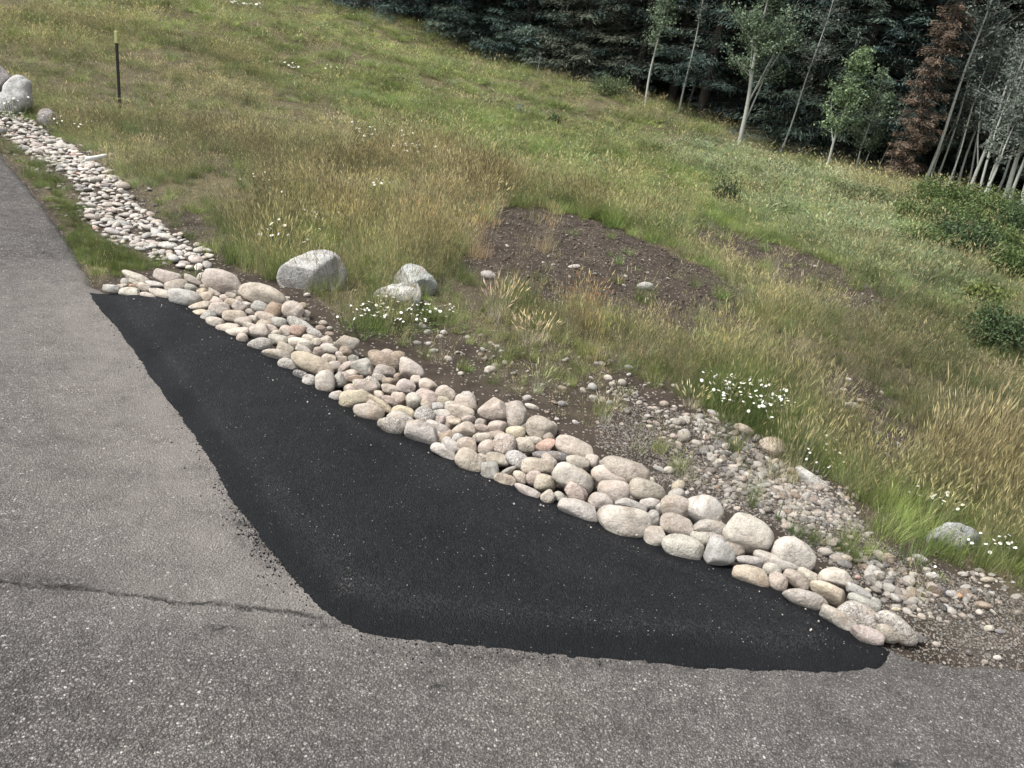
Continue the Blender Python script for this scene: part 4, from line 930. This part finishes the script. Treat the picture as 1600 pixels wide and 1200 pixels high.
# ------------------------------------------------------------------ forest
m_bark = plain('dark_bark', (.055, .045, .04), .9, .35, 20)
m_asp, t, b, _ = M('aspen_bark'); P = pos(t)
mp = N(t, 'ShaderNodeMapping'); mp.inputs['Scale'].default_value = (3, 3, 14); t.links.new(P, mp.inputs['Vector'])
t.links.new(mix(t, ramp(t, noise(t, mp.outputs[0], 1.6, 5, .6), [(.60, 0.0), (.68, .85)]), (.36, .375, .335), (.06, .055, .05)), b.inputs['Base Color']); b.inputs['Roughness'].default_value = .8
def tube(V, Fc, pts, rad, k=7):
    pts = [np.asarray(p, float) for p in pts]; n = len(pts); q0 = len(V)
    for i, p in enumerate(pts):
        d = pts[min(i + 1, n - 1)] - pts[max(i - 1, 0)]; d = d / (np.linalg.norm(d) + 1e-9)
        u = np.cross(d, [0.3, .2, 1.0] if abs(d[2]) < .9 else [1, 0, 0]); u /= np.linalg.norm(u); v = np.cross(d, u)
        for j in range(k): a = 2 * math.pi * j / k; V.append(p + (u * math.cos(a) + v * math.sin(a)) * rad[i])
    for i in range(n - 1):
        for j in range(k): a = q0 + i * k; Fc.append((a + j, a + (j + 1) % k, a + k + (j + 1) % k, a + k + j))
def add_shade(me, sh):
    a = me.attributes.new('shade', 'FLOAT_COLOR', 'POINT'); a.data.foreach_set('color', np.c_[sh, np.ones(len(sh))].astype(np.float32).ravel())
def quads(c, d, w, L, wd):                      # leaf quads from centre, direction, width-dir
    a = c - d * L[:, None] / 2; b_ = c + d * L[:, None] / 2; m_ = c + w * wd[:, None] / 2; n_2 = c - w * wd[:, None] / 2
    return np.stack([a, m_, b_, n_2], 1).reshape(-1, 3)
def conifer(seed, H, Rb, dense=1.0, top_detail=8.0, bare_to=.3, tr=1.0, nd=1.0):
    r = np.random.default_rng(seed); V = []; Fc = []
    tube(V, Fc, [(0, 0, -.4), (0, 0, H * .3), (r.normal() * .1, 0, H * .65), (0, 0, H)], [.15 * tr, .12 * tr, .07 * tr, .01], 8)
    z = bare_to; C = []; D = []; Wv = []; Ls = []; Wd = []; Sh = []
    while z < H:
        fine = z < top_detail
        nb = int(r.integers(6, 9) * dense)
        for _ in range(max(nb, 4)):
            az_ = r.uniform(0, 6.28); L = Rb * (1 - z / H) ** .8 * r.uniform(.65, 1.1) + .15
            dz = r.uniform(-.35, -.05) if z < H * .7 else r.uniform(-.05, .4)
            hz = np.array([math.cos(az_), math.sin(az_), 0]); sd = np.array([-hz[1], hz[0], 0]); s0 = r.uniform(.55, 1.35)
            ns = 7; P0 = np.array([0, 0, z])
            if fine: tube(V, Fc, [P0, P0 + hz * L * .5 + [0, 0, dz * L * .5], P0 + hz * L * .95 + [0, 0, dz * L * .75]], [.022, .013, .004], 4)
            m = int(max(12, L * (105 if fine else 24)) * dense / nd)
            tt = r.uniform(.12, 1.0, m); sg_ = np.where(r.uniform(size=m) < .5, -1, 1)
            off = r.uniform(0, 1, m) * (1 - tt * .75) * L * .38
            c = P0 + hz * (tt * L)[:, None] + sd * (sg_ * off)[:, None] + np.c_[np.zeros(m), np.zeros(m), dz * L * (tt - .25 * tt ** 2) - off * r.uniform(.1, .6, m) + r.normal(size=m) * .04]
            d = hz * r.uniform(.3, 1., m)[:, None] + sd * (sg_ * r.uniform(.2, 1., m))[:, None] + np.c_[np.zeros(m), np.zeros(m), r.uniform(-.75, .15, m)]
            d /= np.linalg.norm(d, axis=1)[:, None]
            w = np.cross(d, np.c_[r.normal(size=m) * .5, r.normal(size=m) * .5, np.ones(m)]); w /= np.linalg.norm(w, axis=1)[:, None]
            C.append(c); D.append(d); Wv.append(w); k_ = 1 if fine else 1.7
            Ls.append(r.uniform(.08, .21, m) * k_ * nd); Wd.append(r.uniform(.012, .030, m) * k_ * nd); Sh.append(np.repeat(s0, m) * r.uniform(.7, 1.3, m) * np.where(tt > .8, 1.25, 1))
        z += r.uniform(.17, .27) if fine else r.uniform(.3, .45)
    C, D, Wv, Ls, Wd, Sh = map(np.concatenate, (C, D, Wv, Ls, Wd, Sh))
    Q = quads(C, D, Wv, Ls, Wd); fq = np.arange(len(Q)).reshape(-1, 4)
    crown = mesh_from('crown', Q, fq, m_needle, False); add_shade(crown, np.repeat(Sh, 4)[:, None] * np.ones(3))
    return mesh_from('trunk', V, Fc, m_bark), crown
CON = [conifer(1, 15, 2.3), conifer(2, 17, 2.6, .9), conifer(3, 13, 2.0, 1.0), conifer(4, 16, 2.1, .8, bare_to=1.2), conifer(5, 18, 2.4, .9, bare_to=.8)]
print('conifer quads', [len(c[1].polygons) for c in CON])
def plant_conifer(x, y, v, s, col, label, group, rz):
    z = ground_z(np.array([x]), np.array([y]))[0]
    e = empty('spruce_tree', (x, y, z)); e.rotation_euler = (random.gauss(0, .012), random.gauss(0, .012), rz); e.scale = (s * random.uniform(.9, 1.1), s * random.uniform(.9, 1.1), s)
    tag(e, label, 'spruce tree', group)
    obj('trunk', CON[v][0], e); o = obj('crown', CON[v][1], e); o.color = (*col, 1)
    return e
def tree_y(px): return np.interp(px, TREE_PX, TREE_Y)
def tree_xy(px, back):
    y = tree_y(px); py = np.interp(px, TREE_PX, TREE_PY); p = at_y(px, py, y); d = p[:2] / np.hypot(*p[:2]); q = p[:2] + d * back
    return q
random.seed(5)
DK = [(.070, .105, .088), (.056, .088, .078), (.084, .116, .088), (.062, .096, .092), (.092, .108, .078)]
front_px = [452, 505, 560, 618, 675, 722, 768, 815, 862, 905, 948, 990, 1045, 1090, 1130, 1190, 1250, 1300, 1350, 1395, 1460, 1520, 1665, 1730, 1820, 390, 330]
front_lab = {452: 'leftmost dark spruce above the crest of the grass hill', 505: 'second spruce from the left above the grassy crest', 560: 'third spruce from the left above the grassy crest', 618: 'fourth spruce from the left above the grassy crest', 675: 'fifth spruce from the left above the grassy crest',
             722: 'bushy dark spruce at the crest where the tree line drops', 768: 'broad dark spruce left of the short pale dead stem', 815: 'spruce just left of the short pale dead stem', 862: 'spruce just right of the short pale dead stem', 905: 'dark spruce above the pale bush and green bush',
             948: 'spruce directly behind the green bush at the forest edge', 990: 'spruce just left of the slender white aspen', 1045: 'spruce between the slender aspen and the two leaning bare aspens', 1090: 'spruce behind the two thin leaning bare aspens', 1130: 'spruce just left of the broad forked aspen',
             1190: 'spruce behind the broad leafy forked aspen', 1250: 'spruce right of the thin sparse aspen', 1300: 'spruce behind the bright green young aspen', 1350: 'spruce behind the smaller green aspen', 1395: 'spruce behind the dead red spruce', 1460: 'spruce behind the tall white aspen right of the dead spruce',
             1520: 'spruce behind the middle of the right aspen grove'}
for i, px in enumerate(front_px):
    q = tree_xy(px, random.uniform(2.2, 3.8) + (2.5 if px > 1430 else 0))
    plant_conifer(q[0], q[1], random.choice([0, 1, 2, 3]), random.uniform(.85, 1.15), random.choice(DK), front_lab.get(px, 'dark spruce in the front row of the forest edge'), None if px in front_lab else 'spruces of the forest edge', random.uniform(0, 6))
for row, (b0, n) in enumerate([(6.0, 26), (9.5, 24), (14, 22), (21, 22)]):
    for i in range(n):
        px = 330 + (1850 - 330) * (i + random.uniform(.1, .9)) / n
        q = tree_xy(px, b0 + random.uniform(-1.2, 1.8))
        if 1545 < px < 1640: continue
        plant_conifer(q[0], q[1], random.choice([0, 1, 2, 3, 4]), random.uniform(.95, 1.35), random.choice(DK), 'tall dark spruce standing deeper in the forest', 'spruces deeper in the forest', random.uniform(0, 6))
# the dead red spruce
q = tree_xy(1402, .9); tr_, cr_ = conifer(9, 9.0, .50, 1.2, 9.5, .3, .40, .6)
z = ground_z(q[0:1], q[1:2])[0]; e = empty('dead_spruce', (q[0], q[1], z)); tag(e, 'dead spruce with rusty red needles among the green trees', 'dead tree')
obj('trunk', tr_, e); o = obj('crown', cr_, e); o.color = (.175, .130, .094, 1); e.rotation_euler = (0, math.radians(1), 0)

# aspens
def aspen(base, tip, r0, leafn, cr0, crw, col, label, bend=0.0, twigs=26, seed=0, leaf=.07, extra=0, over=0.0):
    r = np.random.default_rng(500 + seed)
    px, py = base; y = tree_y(px) - .2
    g = hit(px, py)
    if abs(g[1] - y) > 6: g = at_y(px, py, y); g[2] = ground_z(g[0:1], g[1:2])[0]
    tp = at_y(tip[0], tip[1], g[1]); d = tp - g; d = d * (1 + over); H = np.linalg.norm(d)
    e = empty('aspen_tree', g); tag(e, label, 'aspen tree', 'aspens along the forest edge')
    V = []; Fc = []; sidev = np.cross(d, [0, 1, 0]); sidev /= np.linalg.norm(sidev)
    def pt(f): return d * f + sidev * bend * H * math.sin(f * math.pi) * .1 + sidev * .02 * H * .3 * math.sin(f * 9 + seed) + np.array([0, .03 * math.sin(f * 7 + seed), 0])
    fs = np.linspace(-.03, 1, 12); tube(V, Fc, [pt(f) for f in fs], [r0 * (1 - .82 * max(f, 0)) for f in fs], 8)
    for q in range(extra):
        f0 = r.uniform(.0, .25); a = r.uniform(-1, 1); dv = sidev * a * .22 * H + d * r.uniform(.35, .6) + np.array([0, r.uniform(-.4, .4), 0])
        tube(V, Fc, [pt(f0), pt(f0) + dv * .5 + sidev * a * .05, pt(f0) + dv], [r0 * .42, r0 * .3, r0 * .1], 6)
    TW = []
    for q in range(twigs):
        f = cr0 + (1 - cr0) * r.uniform(0, 1) ** .9; a = r.uniform(0, 6.28); fr_ = (f - cr0) / (1.0001 - cr0); L = crw * (.25 + .95 * (1 - fr_) ** .8) * min(1, .35 + 3 * fr_) * r.uniform(.35, 1.15)
        dv = (np.array([math.cos(a), math.sin(a), 0]) + np.array([0, 0, r.uniform(.2, .9)])) * L
        p0 = pt(f); p1 = p0 + dv; tube(V, Fc, [p0, p0 + dv * .5 - [0, 0, .02], p1], [r0 * .22 * (1.2 - f), r0 * .14 * (1.2 - f), .003], 4); TW.append((p0, p1))
    obj('trunk', mesh_from('trunk', V, Fc, m_asp), e)
    if leafn:
        per = leafn // len(TW); C = []
        for p0, p1 in TW:
            f = r.uniform(.2, 1.1, per)[:, None]; C.append(p0 + (p1 - p0) * f + r.normal(size=(per, 3)) * np.array([.11, .11, .13]) * (.35 + crw * .35))
        C = np.concatenate(C); n = len(C); D = r.normal(size=(n, 3)); D /= np.linalg.norm(D, axis=1)[:, None]; Wv = np.cross(D, r.normal(size=(n, 3))); Wv /= np.linalg.norm(Wv, axis=1)[:, None]
        Ls = r.uniform(.6, 1.2, n) * leaf; Q = quads(C, D, Wv, Ls, Ls * .8); me = mesh_from('crown', Q, np.arange(len(Q)).reshape(-1, 4), m_leaf, False)
        add_shade(me, np.repeat(r.uniform(.4, 1.6, n), 4)[:, None] * np.ones(3)); o = obj('crown', me, e); o.color = (*col, 1)
GA = (.150, .200, .125); GB = (.135, .160, .135)
ASP = [((1008, 166), (1048, -10), .055, 900, .35, .55, GA, 'slender white aspen standing before dark spruces left of centre', .2, 24),
       ((1062, 178), (1106, -20), .05, 260, .5, .4, GB, 'left of two thin leaning bare white aspens', .1, 12),
       ((1076, 170), (1128, -20), .06, 160, .6, .4, GB, 'right of two thin leaning bare white aspens', .1, 10),
       ((1155, 225), (1200, 8), .10, 4200, .28, 1.05, GA, 'broad leafy aspen with a bright forked white trunk', .1, 46, 4),
       ((1217, 240), (1288, 28), .045, 420, .35, .5, GB, 'thin sparse aspen right of the broad leafy one', -.2, 22),
       ((1290, 263), (1345, 95), .06, 1500, .22, .62, (.175, .24, .125), 'bright green young aspen with a short white trunk', 0, 34, 2),
       ((1336, 268), (1378, 128), .04, 700, .22, .5, GA, 'smaller green aspen right of the bright young one', 0, 26),
       ((1350, 266), (1385, 160), .025, 500, .3, .5, GA, 'thin stemmed aspen sapling before the dead spruce', 0, 16),
       ((1372, 268), (1452, 85), .03, 120, .5, .35, GB, 'thin bare leaning stem crossing the dead spruce', .1, 8),
       ((1386, 270), (1402, 215), .025, 60, .5, .3, GB, 'short bare sapling at the foot of the dead spruce', 0, 6),
       ((1441, 289), (1540, 12), .075, 700, .45, .8, GB, 'tall white aspen right of the dead spruce', -.15, 30),
       ((1449, 287), (1502, 165), .035, 200, .4, .5, GB, 'thin stem just right of the tall white aspen', 0, 12),
       ((1487, 288), (1530, 110), .04, 420, .35, .6, GB, 'thin grey aspen in the gap of the right grove', 0, 20),
       ((1497, 294), (1562, 85), .055, 700, .35, .7, GB, 'pale aspen with a short low fork in the right grove', .1, 24),
       ((1515, 305), (1600, 68), .075, 800, .4, .8, GB, 'forked white aspen in the right grove', .1, 26, 1),
       ((1530, 320), (1598, 170), .045, 420, .4, .6, GB, 'leaning thin aspen in front of the right grove', 0, 18),
       ((1555, 308), (1625, 120), .06, 700, .35, .7, GB, 'first of the close white trunks near the right edge', 0, 22),
       ((1562, 324), (1640, 120), .085, 800, .35, .8, GB, 'thickest white trunk near the right edge', 0, 24),
       ((1590, 332), (1665, 130), .09, 800, .35, .8, GB, 'white trunk cut by the right edge', 0, 24),
       ((1545, 300), (1600, 110), .04, 500, .35, .6, GB, 'thin grey trunk behind the close white trunks', 0, 18),
       ((838, 122), (845, 85), .02, 30, .5, .2, GB, 'short pale dead stem at the left tree line', 0, 4),
       ((1463, 290), (1545, 40), .045, 500, .4, .6, GB, 'thin pale stem between the tall aspen and the right grove', .1, 18),
       ((1478, 296), (1550, 70), .04, 500, .4, .6, GB, 'slim white stem at the left end of the right grove', -.1, 18),
       ((1508, 300), (1572, 60), .045, 500, .4, .6, GB, 'slim white stem left of the forked aspen in the grove', .1, 18),
       ((1523, 312), (1615, 40), .05, 500, .45, .6, GB, 'slim white stem just right of the forked aspen', 0, 18),
       ((1541, 316), (1620, 70), .05, 500, .4, .6, GB, 'slim white stem left of the close white trunks', .1, 18),
       ((1575, 330), (1650, 90), .055, 500, .4, .6, GB, 'slim white stem between the two thickest right trunks', 0, 18),
       ((1660, 355), (1740, 110), .08, 800, .35, .8, GB, 'white aspen beyond the right grove', 0, 20)]
for i, a in enumerate(ASP):
    base, tip, r0, ln, c0, cw, col, lab, bend, tw = a[:10]; r0 *= .62; tw = int(tw * 1.6); aspen(base, tip, r0, int(ln * (2.0 if col is GB else 2.4)), c0, cw, col, lab, bend, tw, i, extra=a[10] if len(a) > 10 else 0, leaf=.065, over=.35 if tip[1] < 60 else .08)

# shrubs
def shrub(cx, cy, wpx, hpx, n, col, label, leaf=.05, seed=0):
    n = int(n * 2.4); leaf *= .62
    g = hit(cx, cy); sc = ((g - CAM) @ F) / FPX; r = np.random.default_rng(900 + seed)
    e = empty('shrub', g); tag(e, label, 'shrub')
    wd, h_ = wpx * sc / 2, hpx * sc; V = []; Fc = []; C = []; m = max(8, n // 60)
    for q in range(m):
        a = r.uniform(0, 6.28); el = r.uniform(.25, 1.0); t_ = np.array([math.cos(a) * wd * math.sqrt(1 - el ** 2 * .8), math.sin(a) * wd * .8 * math.sqrt(1 - el ** 2 * .8), h_ * el]) * r.uniform(.7, 1.1)
        tube(V, Fc, [(0, 0, -.03), t_ * .5 + [0, 0, .05 * h_], t_], [.012, .007, .002], 4)
        f = r.uniform(.25, 1.08, n // m)[:, None]; C.append(t_ * f + r.normal(size=(n // m, 3)) * np.array([wd * .16, wd * .16, h_ * .12]))
    C = np.concatenate(C); C[:, 2] = np.maximum(C[:, 2], .01); k_ = len(C); D = r.normal(size=(k_, 3)) + [0, 0, .5]; D /= np.linalg.norm(D, axis=1)[:, None]; Wv = np.cross(D, r.normal(size=(k_, 3))); Wv /= np.linalg.norm(Wv, axis=1)[:, None]
    Ls = r.uniform(.6, 1.3, k_) * leaf; Q = quads(C, D, Wv, Ls, Ls * .6); me = mesh_from('foliage', Q, np.arange(len(Q)).reshape(-1, 4), m_leaf, False)
    add_shade(me, np.repeat(r.uniform(.55, 1.4, k_), 4)[:, None] * np.ones(3)); obj('stems', mesh_from('stems', V, Fc, m_bark), e); o = obj('foliage', me, e); o.color = (*col, 1)
SG = (.11, .155, .055); SD = (.075, .115, .05)
SHR = [(1490, 360, 110, 44, 2200, SG, 'leafy green shrub between the thicket and the aspen feet', .07), (1555, 395, 100, 44, 2200, SG, 'mid green shrub in the middle of the right thicket', .07), (1440, 385, 80, 30, 1500, SG, 'low sprawling shrub at the left end of the thicket', .06), (1480, 425, 70, 26, 1200, (.13, .17, .065), 'low light green shrub below the thicket', .05), (1130, 324, 50, 44, 1600, (.055, .085, .04), 'small round dark shrub alone in the green meadow', .045), (1470, 330, 110, 46, 2600, SG, 'wide green shrub at the foot of the right aspens', .08), (1545, 350, 120, 52, 2600, SG, 'dense green shrub in front of the close white trunks', .08),
       (1600, 380, 110, 62, 2600, SD, 'dark shrub at the right edge below the trees', .08), (1500, 392, 120, 50, 2600, SD, 'dark sprawling shrub at the meadow edge', .075), (1430, 352, 80, 36, 1600, SG, 'low green shrub left of the shrub thicket', .07),
       (1580, 430, 90, 44, 1800, SG, 'leafy shrub low on the right slope', .065), (1550, 545, 100, 64, 2400, SD, 'dark bushy shrub halfway down the right side', .05), (1535, 478, 70, 36, 1400, (.15, .19, .055), 'yellow green shrub above the dark bushy one', .05),
       (815, 180, 36, 16, 500, (.22, .26, .19), 'pale grey green bush on the upper meadow', .06), (865, 192, 24, 14, 400, SD, 'tiny dark bush right of the pale one', .06), (955, 150, 70, 34, 1200, (.13, .17, .085), 'green bush below the spruce edge', .09), (1340, 318, 110, 30, 1500, (.16, .19, .09), 'low scrub below the bright young aspen', .07)]
for i, s in enumerate(SHR): shrub(*s, seed=i)
print('objects', len(bpy.data.objects))
